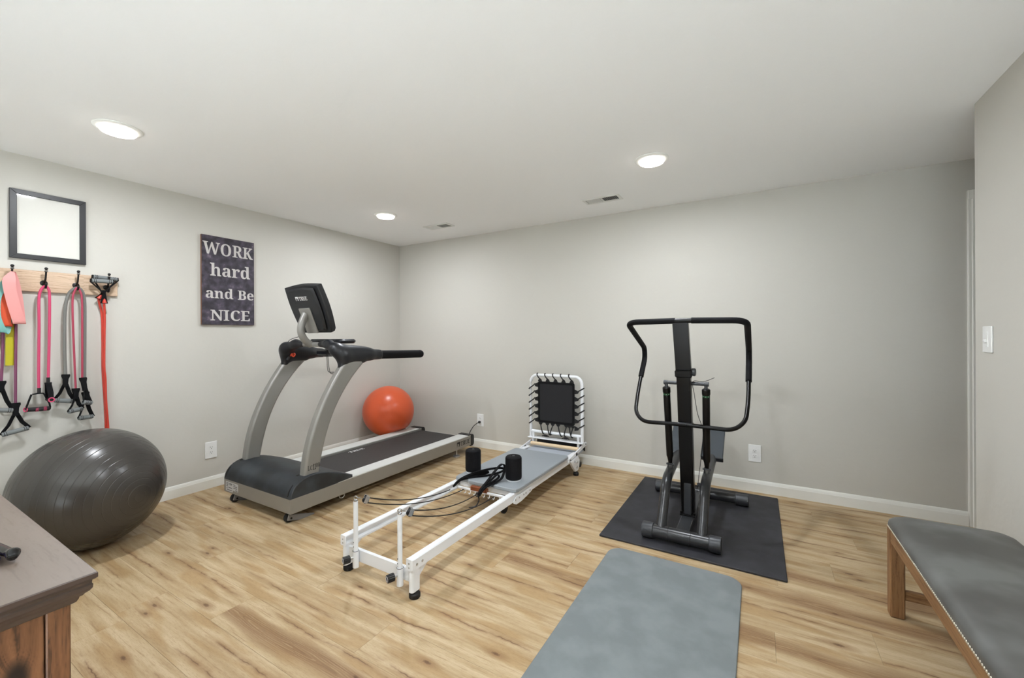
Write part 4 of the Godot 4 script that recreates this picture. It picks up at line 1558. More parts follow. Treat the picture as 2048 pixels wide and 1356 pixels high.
	# bungee lacing: each loop goes from a tab on the mat round the tube
	for k in 6:
		var y := 0.745 - 0.066 * k
		b = B.new()
		b.strap([Vector3(2.004, y, zr + 0.001), Vector3(1.972, y - 0.004, zr + 0.001)], Vector3.UP, [0.044, 0.024], 0.006)
		b.tube([Vector3(1.974, y + 0.010, zr), Vector3(1.958, y - 0.008, zr + 0.012), Vector3(1.930, y - 0.028, zr + 0.0175), Vector3(1.911, y - 0.040, zr + 0.008), Vector3(1.911, y - 0.042, zr - 0.008)], 0.0055, 8)
		part(t, "bungee", b, M.cord_black)
		b = B.new()
		var y2 := y - 0.045
		b.strap([Vector3(2.372, y2, zr + 0.001), Vector3(2.402, y2 - 0.002, zr + 0.001)], Vector3.UP, [0.044, 0.024], 0.006)
		b.tube([Vector3(2.402, y2 - 0.010, zr), Vector3(2.415, y2 + 0.010, zr + 0.012), Vector3(2.440, y2 + 0.024, zr + 0.0175), Vector3(2.459, y2 + 0.036, zr + 0.008), Vector3(2.459, y2 + 0.038, zr - 0.008)], 0.0055, 8)
		part(t, "bungee", b, M.cord_black)
	for k in 5:
		var x := 2.025 + 0.080 * k
		b = B.new()
		b.strap([Vector3(x, 0.778, zr + 0.001), Vector3(x, 0.800, zr + 0.001)], Vector3.RIGHT, [0.044, 0.024], 0.006)
		b.tube([Vector3(x + 0.006, 0.797, zr), Vector3(x - 0.008, 0.812, zr + 0.012), Vector3(x - 0.022, 0.836, zr + 0.0175), Vector3(x - 0.028, 0.852, zr + 0.006), Vector3(x - 0.028, 0.853, zr - 0.008)], 0.0055, 8)
		part(t, "bungee", b, M.cord_black)
	for q in [[2.03, 2.055, 0], [2.10, 2.12, 1], [2.155, 2.135, 0], [2.21, 2.235, 1], [2.29, 2.275, 0], [2.32, 2.34, 1], [2.355, 2.34, 0]]:
		b = B.new()
		b.strap([Vector3(q[0], 0.392, zr + 0.001), Vector3(q[0], 0.372, zr + 0.001)], Vector3.RIGHT, [0.044, 0.020], 0.006)
		b.tube([Vector3(q[0], 0.374, zr), Vector3((q[0] + q[1]) / 2, 0.340, zr + 0.012), Vector3(q[1], 0.306, zr + 0.0165), Vector3(q[1] + 0.004, 0.290, zr + 0.010), Vector3(q[1] + 0.012, 0.284 if q[2] == 1 else 0.291, zr)], 0.0055, 8)
		part(t, "bungee", b, M.cord_black)
	for x in [2.085, 2.29]:
		b = B.new()
		b.ball(Vector3(x, 0.276, zr + 0.012), Vector3(0.024, 0.010, 0.010), 14, 8)
		b.tube([Vector3(x - 0.02, 0.276, zr + 0.014), Vector3(x - 0.036, 0.268, zr + 0.016)], 0.004, 8)
		b.tube([Vector3(x + 0.02, 0.278, zr + 0.014), Vector3(x + 0.034, 0.268, zr + 0.016)], 0.004, 8)
		part(t, "bungee_knot", b, M.cord_black)


# ---------------------------------------------------------------- stepper

func make_stepper() -> void:
	var t := thing("stair_stepper", "black stair stepper with looped handlebar standing on the black mat", "exercise machine", Vector3(3.412, 0.0125, 0.8))
	var y0 := 0.0125
	var c := 3.412
	var b := B.new()
	# front and rear cross tubes with end caps
	b.rod(Vector3(3.235, y0 + 0.045, 1.178), Vector3(3.59, y0 + 0.045, 1.178), 0.038, 32)
	var ft := part(t, "front_tube", b, M.stepper_tube, 40.0)
	for x in [3.345, 3.465]:
		b = B.new()
		b.torus(Vector3(x, y0 + 0.045, 1.178), Vector3.RIGHT, 0.0385, 0.0012, 32, 5)
		part(ft, "weld_line", b, M.slot)
	for q in [[3.198, 3.262], [3.560, 3.622]]:
		b = B.new()
		b.rod(Vector3(q[0], y0 + 0.045, 1.178), Vector3(q[1], y0 + 0.045, 1.178), 0.0445, 32, 0.006)
		part(t, "end_cap", b, M.stepper_grey, 40.0)
	b = B.new()
	b.rod(Vector3(3.15, y0 + 0.040, 0.385), Vector3(3.70, y0 + 0.040, 0.385), 0.033, 28)
	part(t, "rear_tube", b, M.stepper_tube, 40.0)
	for q in [[3.114, 3.20], [3.655, 3.738]]:
		b = B.new()
		b.rod(Vector3(q[0], y0 + 0.040, 0.385), Vector3(q[1], y0 + 0.040, 0.385), 0.0395, 28, 0.006)
		part(t, "end_cap", b, M.stepper_grey, 40.0)
	b = B.new()
	b.box(Vector3(c - 0.036, y0 + 0.018, 0.40), Vector3(c + 0.036, y0 + 0.058, 1.16), 0.004)
	part(t, "base_beam", b, M.stepper_grey)
	# column leaning forwards
	b = B.new()
	var lo := Vector3(c - 0.006, y0 + 0.05, 0.815)
	var hi := Vector3(c - 0.006, 0.985, 0.992)
	var up := (hi - lo).normalized()
	var tf := Transform3D(Basis(Vector3.RIGHT, up, Vector3.RIGHT.cross(up)), lo)
	b.prism(rounded(-0.040, -0.033, 0.040, 0.033, 0.008, 3), 1, 0.0, lo.distance_to(hi), 0.001, tf)
	part(t, "column", b, M.stepper_black, 25.0)
	b = B.new()
	var top := Vector3(c - 0.016, 1.290, 1.046)
	var up2 := (top - hi).normalized()
	var tf2 := Transform3D(Basis(Vector3.RIGHT, up2, Vector3.RIGHT.cross(up2)), hi - up2 * 0.03)
	b.prism(rounded(-0.044, -0.020, 0.044, 0.022, 0.004, 3), 1, 0.0, 0.03 + hi.distance_to(top), 0.001, tf2)
	part(t, "upper_column", b, M.stepper_black, 25.0)
	b = B.new()
	b.box(Vector3(-0.048, -0.045, -0.045), Vector3(0.048, -0.002, 0.045), 0.006, Transform3D(tf2.basis, hi + Vector3(0, 0.02, 0)))
	part(t, "clamp", b, M.stepper_black)
	b = B.new()
	b.lathe([Vector2(0, 0), Vector2(0.020, 0), Vector2(0.024, 0.004), Vector2(0.024, 0.018), Vector2(0.018, 0.022), Vector2(0, 0.022)], hi + Vector3(0.046, 0.002, 0.0), Vector3.RIGHT, 24)
	part(t, "clamp_knob", b, M.stepper_grey)
	# short post in front of the column
	b = B.new()
	b.box(Vector3(c - 0.024, y0 + 0.055, 0.862), Vector3(c + 0.020, 0.275, 0.892), 0.004)
	part(t, "stop_post", b, M.stepper_grey)
	b = B.new()
	b.box(Vector3(c - 0.046, y0 + 0.056, 0.838), Vector3(c + 0.044, y0 + 0.066, 0.905), 0.002)
	for x in [c - 0.038, c + 0.036]:
		b.rod(Vector3(x, y0 + 0.06, 0.895), Vector3(x, y0 + 0.082, 0.895), 0.008, 8)
	part(t, "foot_plate", b, M.stepper_black)
	# pivot legs, pedals, pistons
	for s in [-1.0, 1.0]:
		var x: float = c + s * 0.110
		b = B.new()
		b.tube(bend([Vector3(x, y0 + 0.055, 1.172), Vector3(x, 0.315, 1.000), Vector3(x, 0.372, 0.420)], [0.0, 0.09, 0.0], 8), 0.0285, 24)
		part(t, "pivot_leg", b, M.stepper_tube, 50.0)
		var xp: float = c + s * 0.111
		var pz := Vector3(0, 0.155, -0.26).normalized()
		var pf := Transform3D(Basis(Vector3.RIGHT, Vector3.RIGHT.cross(pz) * -1.0, -pz), Vector3(xp, 0.362, 0.565))
		b = B.new()
		b.box(Vector3(-0.066, -0.012, -0.31), Vector3(0.066, 0.012, 0.0), 0.004, pf)
		var pd := part(t, "pedal", b, M.pedal)
		b = B.new()
		for k in 22:
			var zz := -0.012 - 0.0132 * k
			b.box(Vector3(-0.060, 0.011, zz - 0.0042), Vector3(0.060, 0.0145, zz + 0.0042), 0.0012, pf)
		var ridges := part(pd, "tread_ridges", b, M.pedal)
		ridges.set_meta("kind", "stuff")
		b = B.new()
		b.box(Vector3(-0.069, -0.016, -0.008), Vector3(0.069, 0.020, 0.006), 0.004, pf)
		b.prism([Vector2(0.0, -0.016), Vector2(0.0, 0.020), Vector2(-0.15, 0.034), Vector2(-0.16, -0.016)], 0, -0.072, -0.066, 0.001, pf)
		part(pd, "pedal_lip", b, M.stepper_grey)
		var pt := Vector3(c + s * 0.114, 0.886, 0.958)
		var pb := Vector3(c + s * 0.108, 0.375, 0.868)
		var dir := (pb - pt).normalized()
		var l := pt.distance_to(pb)
		b = B.new()
		b.lathe([Vector2(0, 0.05), Vector2(0.019, 0.05), Vector2(0.0215, 0.055), Vector2(0.0215, l - 0.06), Vector2(0.017, l - 0.045), Vector2(0.012, l - 0.01), Vector2(0, l - 0.01)], pt, dir, 24)
		part(t, "piston", b, M.stepper_black, 30.0)
		b = B.new()
		b.lathe([Vector2(0, 0.0), Vector2(0.017, 0.0), Vector2(0.024, 0.006), Vector2(0.024, 0.034), Vector2(0.021, 0.040), Vector2(0, 0.040)], pt, dir, 24)
		var dl := part(t, "resistance_dial", b, M.stepper_black, 30.0)
		b = B.new()
		b.lathe([Vector2(0, 0.039), Vector2(0.0218, 0.039), Vector2(0.0218, 0.051), Vector2(0, 0.051)], pt, dir, 24)
		var gr := part(dl, "dial_ring", b, M.green_ring)
		for k in 8:
			var a := TAU * k / 8.0
			var n := dir.cross(Vector3.RIGHT).normalized()
			var w := dir.cross(n)
			b = B.new()
			b.ball(pt + dir * 0.045 + (n * cos(a) + w * sin(a)) * 0.0216, Vector3.ONE * 0.0018, 8, 6)
			part(dl, "dial_dot", b, M.print_white)
		b = B.new()
		b.rod(Vector3(c + s * 0.02, 0.914, 0.956), Vector3(c + s * 0.118, 0.914, 0.958), 0.0115, 18)
		b.rod(Vector3(c + s * 0.108, 0.914, 0.958), Vector3(c + s * 0.130, 0.914, 0.958), 0.014, 18)
		b.rod(pt + Vector3(0, 0.028, 0), pt - Vector3(0, 0.002, 0), 0.010, 14)
		part(t, "piston_arm", b, M.stepper_grey)
		b = B.new()
		b.rod(pb + Vector3(-0.024, 0.0, 0.004), pb + Vector3(0.024, 0.0, 0.004), 0.006, 12)
		b.box(pb + Vector3(-0.016, -0.045, -0.010), pb + Vector3(-0.011, 0.010, 0.014), 0.002)
		b.box(pb + Vector3(0.011, -0.045, -0.010), pb + Vector3(0.016, 0.010, 0.014), 0.002)
		part(t, "piston_bracket", b, M.stepper_grey)
	# handlebar loop
	var half := []
	for s in [-1.0, 1.0]:
		var w := 0.334
		var pts := [Vector3(c, 0.660, 0.972), Vector3(c + s * 0.26, 0.652, 0.965), Vector3(c + s * 0.322, 0.700, 0.905), Vector3(c + s * w, 0.815, 0.785), Vector3(c + s * w, 0.925, 0.690), Vector3(c + s * w, 1.040, 0.575), Vector3(c + s * w, 1.118, 0.585), Vector3(c + s * w, 1.2935, 1.054), Vector3(c, 1.2985, 1.054)]
		var path := bend(pts, [0.0, 0.09, 0.08, 0.10, 0.07, 0.05, 0.05, 0.075, 0.0], 7)
		var cut := 0
		for i in path.size():
			if path[i].y > 0.905:
				cut = i
				break
		var low := path.slice(0, cut + 1)
		var grip := path.slice(cut, path.size() - 1)
		grip.append(Vector3(c + s * 0.046, 1.298, 1.054))
		b = B.new()
		b.tube(low, 0.0125, 18)
		part(t, "handlebar", b, M.stepper_black, 50.0)
		b = B.new()
		b.tube(grip, 0.0178, 20)
		part(t, "foam_grip", b, M.foam, 50.0)
	b = B.new()
	b.rod(Vector3(c - 0.05, 1.298, 1.054), Vector3(c + 0.05, 1.298, 1.054), 0.0150, 20)
	part(t, "grip_joint", b, M.stepper_black)
	b = B.new()
	b.box(Vector3(c - 0.048, 0.650, 0.925), Vector3(c + 0.040, 0.672, 0.982), 0.004)
	part(t, "bar_bracket", b, M.stepper_grey)
	# sensor wire
	b = B.new()
	b.tube(spline([Vector3(c + 0.16, 0.955, 0.95), Vector3(c + 0.10, 0.928, 0.95), Vector3(c + 0.04, 0.925, 0.95), Vector3(c + 0.046, 0.84, 0.93), Vector3(c + 0.06, 0.72, 0.90), Vector3(c + 0.085, 0.62, 0.87), Vector3(c + 0.08, 0.50, 0.86), Vector3(c + 0.062, 0.33, 0.86), Vector3(c + 0.050, 0.22, 0.87)], 6), 0.0018, 6)
	part(t, "sensor_wire", b, M.cord_black)
	b = B.new()
	b.box(Vector3(c + 0.052, 0.262, 0.86), Vector3(c + 0.086, 0.282, 0.88), 0.004)
	part(t, "sensor", b, M.stepper_grey)


# ---------------------------------------------------------------- balls and mats

func make_balls() -> void:
	# the grey ball: a sphere with fine raised rings round an axis that points at the room
	var at := Vector3(0.442, 0.3376, 2.871)
	var r := 0.3376
	var t := thing("exercise_ball", "large dark grey ribbed exercise ball on the floor by the left wall", "exercise ball", Vector3(at.x, 0, at.z))
	var axis := Vector3(0.93, -0.10, -0.36).normalized()
	var b := B.new()
	var prof := []
	# fine grooves every few centimetres; more points where a groove runs
	var cuts := []
	for k in 14:
		cuts.append(0.085 + 0.107 * k)
		cuts.append(PI - 0.085 - 0.107 * k)
	var angles := []
	for i in 121:
		angles.append(PI * i / 120.0)
	for k in cuts:
		for e in [-0.009, -0.0055, -0.003, -0.001, 0.001, 0.003, 0.0055, 0.009]:
			angles.append(k + e)
	angles.sort()
	for a in angles:
		var bump := 0.0
		for k in cuts:
			var q: float = (a - k) / 0.0036
			if absf(q) < 4.0:
				bump -= 0.0009 * exp(-q * q)
		prof.append(Vector2(maxf(sin(a), 0.0) * (r + bump), cos(a) * (r + bump)))
	b.lathe(prof, at, axis, 96)
	part(t, "ball_skin", b, M.ball_grey, 60.0)
	b = B.new()
	b.lathe([Vector2(0, 0), Vector2(0.008, 0), Vector2(0.007, 0.003), Vector2(0, 0.004)], at - axis * (r - 0.001), -axis, 16)
	part(t, "valve_plug", b, M.ball_grey)
	# the orange ball, wedged between the wall and the treadmill and dented by its rail
	var ro := 0.274
	var ao := Vector3(0.279, 0.3835, 0.448)
	var to := thing("exercise_ball", "orange exercise ball wedged between the treadmill and the corner of the room", "exercise ball", Vector3(ao.x, ao.y - ro, ao.z))
	b = B.new()
	b.ball(ao, Vector3.ONE * ro, 128, 96)
	for i in b.v.size():
		var p := b.v[i]
		p.x = maxf(p.x, 0.003)
		var d := Vector2(p.x - 0.404, p.y - 0.19)
		if d.x > 0.0 and d.y < 0.02:
			var k := clampf((0.02 - d.y) / 0.05, 0.0, 1.0)
			p.x = lerpf(p.x, minf(p.x, 0.404), k)
		# soft creases
		var dir := (p - ao).normalized()
		var q := dir.dot(Vector3(0.72, -0.35, 0.60).normalized())
		var dent := exp(-pow((q - 0.93) / 0.05, 2.0)) * 0.006
		p -= dir * dent * smoothstep(-0.9, 0.2, -dir.y)
		b.v[i] = p
	part(to, "ball_skin", b, M.ball_orange, 60.0)
	b = B.new()
	for q in [[Vector3(0.66, 0.12, 0.72), Vector3(0.5, 0.9, 0.1)], [Vector3(0.80, -0.08, 0.58), Vector3(0.5, -0.9, -0.2)]]:
		var n2: Vector3 = q[0].normalized()
		var s: Vector3 = (q[1] - n2 * n2.dot(q[1])).normalized()
		var path := []
		for k in 7:
			path.append(ao + (n2 + s * lerpf(-0.09, 0.09, k / 6.0)).normalized() * (ro - 0.001))
		b.tube(path, [0.0005, 0.0016, 0.002, 0.002, 0.002, 0.0016, 0.0005], 8)
	part(to, "seam_mark", b, M.ball_orange)


func make_mats() -> void:
	var t := thing("equipment_mat", "black rubber equipment mat lying under the stepper", "mat", Vector3(3.443, 0, 0.7))
	var b := B.new()
	b.prism(rounded(2.967, 0.105, 3.918, 1.292, 0.006, 3), 1, 0.0003, 0.0125, 0.003)
	part(t, "mat_sheet", b, M.mat_black, 30.0)
	t = thing("yoga_mat", "grey yoga mat with rounded corners on the floor in front of the stepper", "mat", Vector3(3.4, 0, 2.25))
	b = B.new()
	b.prism(rounded(3.072, 1.381, 3.727, 3.10, 0.075, 10), 1, 0.0003, 0.0105, 0.003)
	part(t, "mat_sheet", b, M.mat_grey, 30.0)


	t = thing("area_rug", "large off-white rug lying in front of the patio door", "rug", Vector3(2.98, 0, 5.1))
	b = B.new()
	b.prism(rounded(1.3, 4.06, 4.66, 6.14, 0.03, 4), 1, 0.0003, 0.013, 0.004)
	part(t, "rug_pile", b, M.rug, 30.0)


# ---------------------------------------------------------------- bench and cabinet

func make_bench() -> void:
	var x0 := 4.282
	var x1 := 4.655
	var z0 := 1.312
	var z1 := 2.60
	var t := thing("upholstered_bench", "wooden bench with grey leather seat and nailhead trim by the right wall", "bench", Vector3((x0 + x1) / 2, 0, (z0 + z1) / 2))
	var b: B
	for q in [[x0, z0], [x1 - 0.05, z0], [x0, z1 - 0.05], [x1 - 0.05, z1 - 0.05]]:
		b = B.new()
		b.grain = 1
		b.tex = Vector2(0.8, 0.15)
		b.off = Vector2(0.0, q[0] * 3.1 + q[1])
		b.box(Vector3(q[0], 0.0, q[1]), Vector3(q[0] + 0.05, 0.383, q[1] + 0.05), 0.005)
		part(t, "leg", b, M.bench_wood)
	for q in [[x0 + 0.001, z0 + 0.05, x0 + 0.024, z1 - 0.05, 2], [x1 - 0.024, z0 + 0.05, x1 - 0.001, z1 - 0.05, 2], [x0 + 0.05, z0 + 0.002, x1 - 0.05, z0 + 0.024, 0], [x0 + 0.05, z1 - 0.024, x1 - 0.05, z1 - 0.002, 0]]:
		b = B.new()
		b.grain = q[4]
		b.tex = Vector2(0.8, 0.15)
		b.off = Vector2(0.2, q[0])
		b.box(Vector3(q[0], 0.322, q[1]), Vector3(q[2], 0.381, q[3]), 0.003)
		part(t, "apron", b, M.bench_wood)
	for z in [z0 + 0.014, z1 - 0.036]:
		b = B.new()
		b.grain = 0
		b.tex = Vector2(0.8, 0.15)
		b.off = Vector2(0.3, z)
		b.box(Vector3(x0 + 0.05, 0.078, z), Vector3(x1 - 0.05, 0.118, z + 0.022), 0.003)
		part(t, "stretcher", b, M.bench_wood)
	# cushion: a rounded slab with a crowned top
	b = B.new()
	var rings := []
	var cx := (x0 + x1) / 2
	var cz := (z0 + z1) / 2
	var lev := [[0.380, 0.0], [0.382, -0.004], [0.400, -0.004], [0.412, -0.001], [0.424, 0.008], [0.432, 0.022], [0.437, 0.042], [0.441, 0.072], [0.4435, 0.11], [0.445, 0.15]]
	for l in lev:
		var ring := []
		for p in rounded(x0 + l[1], z0 + l[1], x1 - l[1], z1 - l[1], maxf(0.012, 0.05 - absf(l[1]) * 0.1) if l[1] > 0.0 else 0.045, 8):
			ring.append(Vector3(p.x, l[0], p.y))
		ring.reverse()
		rings.append(ring)
	b.loft(rings)
	var cu := part(t, "cushion", b, M.bench_leather, 60.0, "grey leather cushion")
	# nailheads in a row along the lower edge
	var spots := []
	var z := z0 + 0.035
	while z < z1 - 0.03:
		spots.append([Vector3(x0 - 0.0042, 0.3885, z), Vector3(-1, 0, 0)])
		z += 0.0115
	var x := x0 + 0.04
	while x < x1 - 0.03:
		spots.append([Vector3(x, 0.3885, z0 - 0.0042), Vector3(0, 0, -1)])
		x += 0.0115
	b = B.new()
	for s in spots:
		b.lathe([Vector2(0.0042, 0.0), Vector2(0.0036, 0.0014), Vector2(0.0018, 0.0023), Vector2(0, 0.0026)], s[0], s[1], 8)
	var nails := part(cu, "nailheads", b, M.nail, 60.0, "row of small pale nailheads")
	nails.set_meta("kind", "stuff")


func make_cabinet() -> void:
	var x1 := 2.782
	var z0 := 3.460
	var x0 := 1.55
	var z1 := 3.93
	var y := 0.80
	var t := thing("wooden_cabinet", "brown wooden cabinet with dark moulded top and a black trinket on it", "cabinet", Vector3((x0 + x1) / 2, 0, (z0 + z1) / 2))
	var b := B.new()
	# top slab and stepped moulding, from the top downwards: height, overhang
	var lev := [[0.0, 0.0015], [-0.0015, 0.0], [-0.009, 0.0], [-0.012, 0.003], [-0.013, 0.006], [-0.018, 0.0065], [-0.021, 0.005], [-0.027, 0.0055], [-0.032, 0.009], [-0.036, 0.014], [-0.039, 0.016], [-0.0395, 0.019], [-0.044, 0.020], [-0.049, 0.0225], [-0.052, 0.027], [-0.0521, 0.040]]
	var rings := []
	for l in lev:
		var i: float = l[1]
		rings.append([Vector3(x0 + i, y + l[0], z0 + i), Vector3(x1 - i, y + l[0], z0 + i), Vector3(x1 - i, y + l[0], z1 - i), Vector3(x0 + i, y + l[0], z1 - i)])
	b.loft(rings)
	part(t, "top_moulding", b, M.cabinet_edge, 25.0)
	b = B.new()
	b.grain = 0
	b.tex = Vector2(1.0, 0.5)
	b.quad(Vector3(x0 + 0.0015, y + 0.0003, z0 + 0.0015), Vector3(x0 + 0.0015, y + 0.0003, z1 - 0.0015), Vector3(x1 - 0.0015, y + 0.0003, z1 - 0.0015), Vector3(x1 - 0.0015, y + 0.0003, z0 + 0.0015))
	b.box(Vector3(x0 + 0.002, y - 0.001, z0 + 0.002), Vector3(x1 - 0.002, y + 0.0002, z1 - 0.002))
	part(t, "top_board", b, M.cabinet_top)
	b = B.new()
	b.grain = 1
	b.tex = Vector2(0.8, 0.34)
	var i := 0.028
	b.box(Vector3(x0 + i, 0.09, z0 + i + 0.004), Vector3(x1 - i - 0.008, y - 0.05, z1 - i - 0.004))
	var body := part(t, "body", b, M.cabinet_side)
	# corner posts and a side panel of three boards
	for q in [[x1 - i - 0.06, z0 + i], [x1 - i - 0.06, z1 - i - 0.03], [x0 + i, z0 + i], [x0 + i, z1 - i - 0.03]]:
		b = B.new()
		b.grain = 1
		b.tex = Vector2(0.8, 0.34)
		b.off = Vector2(0.35, q[0] * 2.3 + q[1])
		b.box(Vector3(q[0], 0.0, q[1]), Vector3(q[0] + 0.06, y - 0.05, q[1] + 0.03), 0.002)
		part(t, "corner_post", b, M.cabinet_side)
	var zz := z0 + i + 0.031
	for k in 3:
		var w := (z1 - i - 0.031 - zz) / (3 - k)
		b = B.new()
		b.grain = 1
		b.tex = Vector2(0.8, 0.34)
		b.off = Vector2(0.17 * k, 0.37 * k + 0.1)
		b.box(Vector3(x1 - i - 0.02, 0.09, zz + 0.0006), Vector3(x1 - i - 0.002, y - 0.05, zz + w - 0.0006), 0.0012)
		part(body, "side_board", b, M.cabinet_side)
		zz += w
	# a glossy black trinket on top
	var g := thing("trinket", "small glossy black object lying on the brown cabinet top", "object", Vector3(2.575, y, 3.54))
	b = B.new()
	b.blob(Vector3(2.515, y - 0.004, 3.495), Vector3(2.63, y + 0.035, 3.585), 0.0028, func(p: Vector3) -> float:
		var d := capsule(p, Vector3(2.53, y + 0.013, 3.540), Vector3(2.603, y + 0.0165, 3.530), 0.010, 0.0075)
		d = smin(d, capsule(p, Vector3(2.602, y + 0.017, 3.528), Vector3(2.61, y + 0.014, 3.531), 0.009, 0.008), 0.006)
		return maxf(d, y + 0.0006 - p.y))
	part(g, "shell", b, M.trinket_black, 60.0)
	b = B.new()
	b.blob(Vector3(2.515, y - 0.004, 3.52), Vector3(2.62, y + 0.03, 3.59), 0.0028, func(p: Vector3) -> float:
		var d := capsule(p, Vector3(2.53, y + 0.009, 3.556), Vector3(2.588, y + 0.009, 3.548), 0.009, 0.007)
		return maxf(d, y + 0.0006 - p.y))
	part(g, "lens", b, M.trinket_glass, 60.0, "dark violet glossy piece")


# ---------------------------------------------------------------- wall things

func make_wall_art() -> void:
	var t := thing("framed_picture", "square black picture frame with white paper hung above the coat rack", "picture", Vector3(0.0, 1.687, 2.949))
	var z0 := 2.788
	var z1 := 3.111
	var y0 := 1.687
	var y1 := 2.097
	var b: B
	var w := 0.0285
	for q in [[z0, y0, z1, y0, 0], [z1, y0, z1, y1, 1], [z1, y1, z0, y1, 2], [z0, y1, z0, y0, 3]]:
		b = B.new()
		var c := Vector2((z0 + z1) / 2, (y0 + y1) / 2)
		var a := Vector2(q[0], q[1])
		var e := Vector2(q[2], q[3])
		var ia := a + Vector2(signf(c.x - a.x), signf(c.y - a.y)) * w
		var ie := e + Vector2(signf(c.x - e.x), signf(c.y - e.y)) * w
		b.prism([a, e, ie, ia], 0, 0.002, 0.021, 0.0012)
		part(t, "frame_bar", b, M.frame_black)
	b = B.new()
	b.box(Vector3(0.003, y0 + w - 0.004, z0 + w - 0.004), Vector3(0.010, y1 - w + 0.004, z1 - w + 0.004))
	part(t, "paper_sheet", b, M.paper, 38.0, "blank white paper")
	b = B.new()
	var iy0 := y0 + w + 0.018
	var iy1 := y1 - w - 0.018
	var iz0 := z0 + w + 0.016
	var iz1 := z1 - w - 0.016
	for q in [[iy0, iz0, iy0 + 0.0012, iz1], [iy1 - 0.0012, iz0, iy1, iz1], [iy0, iz0, iy1, iz0 + 0.0012], [iy0, iz1 - 0.0012, iy1, iz1]]:
		b.box(Vector3(0.0098, q[0], q[1]), Vector3(0.0106, q[2], q[3]))
	part(t, "embossed_line", b, M.mat_board)
	b = B.new()
	b.box(Vector3(0.0125, y0 + w - 0.003, z0 + w - 0.003), Vector3(0.0137, y1 - w + 0.003, z1 - w + 0.003))
	part(t, "glazing", b, M.glazing)
	# sign
	t = thing("wall_sign", "dark distressed wooden sign reading WORK hard and Be NICE", "sign", Vector3(0.0, 1.31, 1.9325))
	b = B.new()
	b.box(Vector3(0.002, 1.310, 1.733), Vector3(0.0195, 2.026, 2.132), 0.001)
	var bd := part(t, "board", b, M.sign_side)
	b = B.new()
	b.box(Vector3(0.019, 1.311, 1.734), Vector3(0.0203, 2.025, 2.131), 0.0004)
	part(t, "painted_face", b, M.sign_face, 38.0, "dark purple grey paint")
	var right := Vector3(0, 0, -1)
	# measured: word, centre z, centre y, width, height
	var words := [["WORK", 1.934, 1.925, 0.380, 0.100], ["hard", 1.920, 1.756, 0.305, 0.106], ["and Be", 1.921, 1.566, 0.365, 0.086], ["NICE", 1.921, 1.388, 0.300, 0.086]]
	for q in words:
		lettering(t, q[0], Vector3(0.0208, q[2], q[1]), right, Vector3.UP, q[3], q[4], M.sign_letter, true, true, 0.0012)


func make_rack() -> void:
	var t := thing("coat_rack", "pale wooden wall rack with black iron hooks below the black frame", "coat rack", Vector3(0.0, 1.49, 3.0))
	var b := B.new()
	b.grain = 2
	b.tex = Vector2(0.7, 0.14)
	b.box(Vector3(0.001, 1.493, 2.633), Vector3(0.020, 1.621, 3.62), 0.002)
	part(t, "board", b, M.rack_wood)
	for z in [2.690, 2.836, 2.976, 3.110, 3.25, 3.39, 3.53]:
		b = B.new()
		b.lathe([Vector2(0, 0), Vector2(0.017, 0), Vector2(0.0165, 0.003), Vector2(0.011, 0.006), Vector2(0, 0.0065)], Vector3(0.020, 1.548, z), Vector3.RIGHT, 20)
		# the long upper prong with its ball, the short lower hook
		b.tube(spline([Vector3(0.024, 1.548, z), Vector3(0.038, 1.552, z), Vector3(0.056, 1.572, z), Vector3(0.066, 1.600, z), Vector3(0.070, 1.618, z)], 5), [0.0062, 0.006, 0.006, 0.006, 0.0058, 0.0056, 0.0054, 0.0052, 0.005, 0.005, 0.0048, 0.0047, 0.0046, 0.0045, 0.0045, 0.0045, 0.0045, 0.0045, 0.0045, 0.0045, 0.0045], 10)
		b.lathe([Vector2(0, 0), Vector2(0.007, 0), Vector2(0.0085, 0.002), Vector2(0.007, 0.004), Vector2(0, 0.004)], Vector3(0.0695, 1.614, z), Vector3(0.2, 1, 0), 14)
		b.lathe([Vector2(0, 0), Vector2(0.006, 0), Vector2(0.0075, 0.002), Vector2(0.006, 0.004), Vector2(0, 0.004)], Vector3(0.071, 1.621, z), Vector3(0.2, 1, 0), 14)
		b.ball(Vector3(0.0725, 1.633, z), Vector3.ONE * 0.0082, 14, 10)
		b.tube(spline([Vector3(0.024, 1.545, z), Vector3(0.034, 1.530, z), Vector3(0.048, 1.518, z), Vector3(0.062, 1.520, z), Vector3(0.068, 1.532, z)], 5), 0.0052, 10)
		b.ball(Vector3(0.069, 1.536, z), Vector3.ONE * 0.0068, 12, 8)
		part(t, "hook", b, M.hook_black, 50.0)


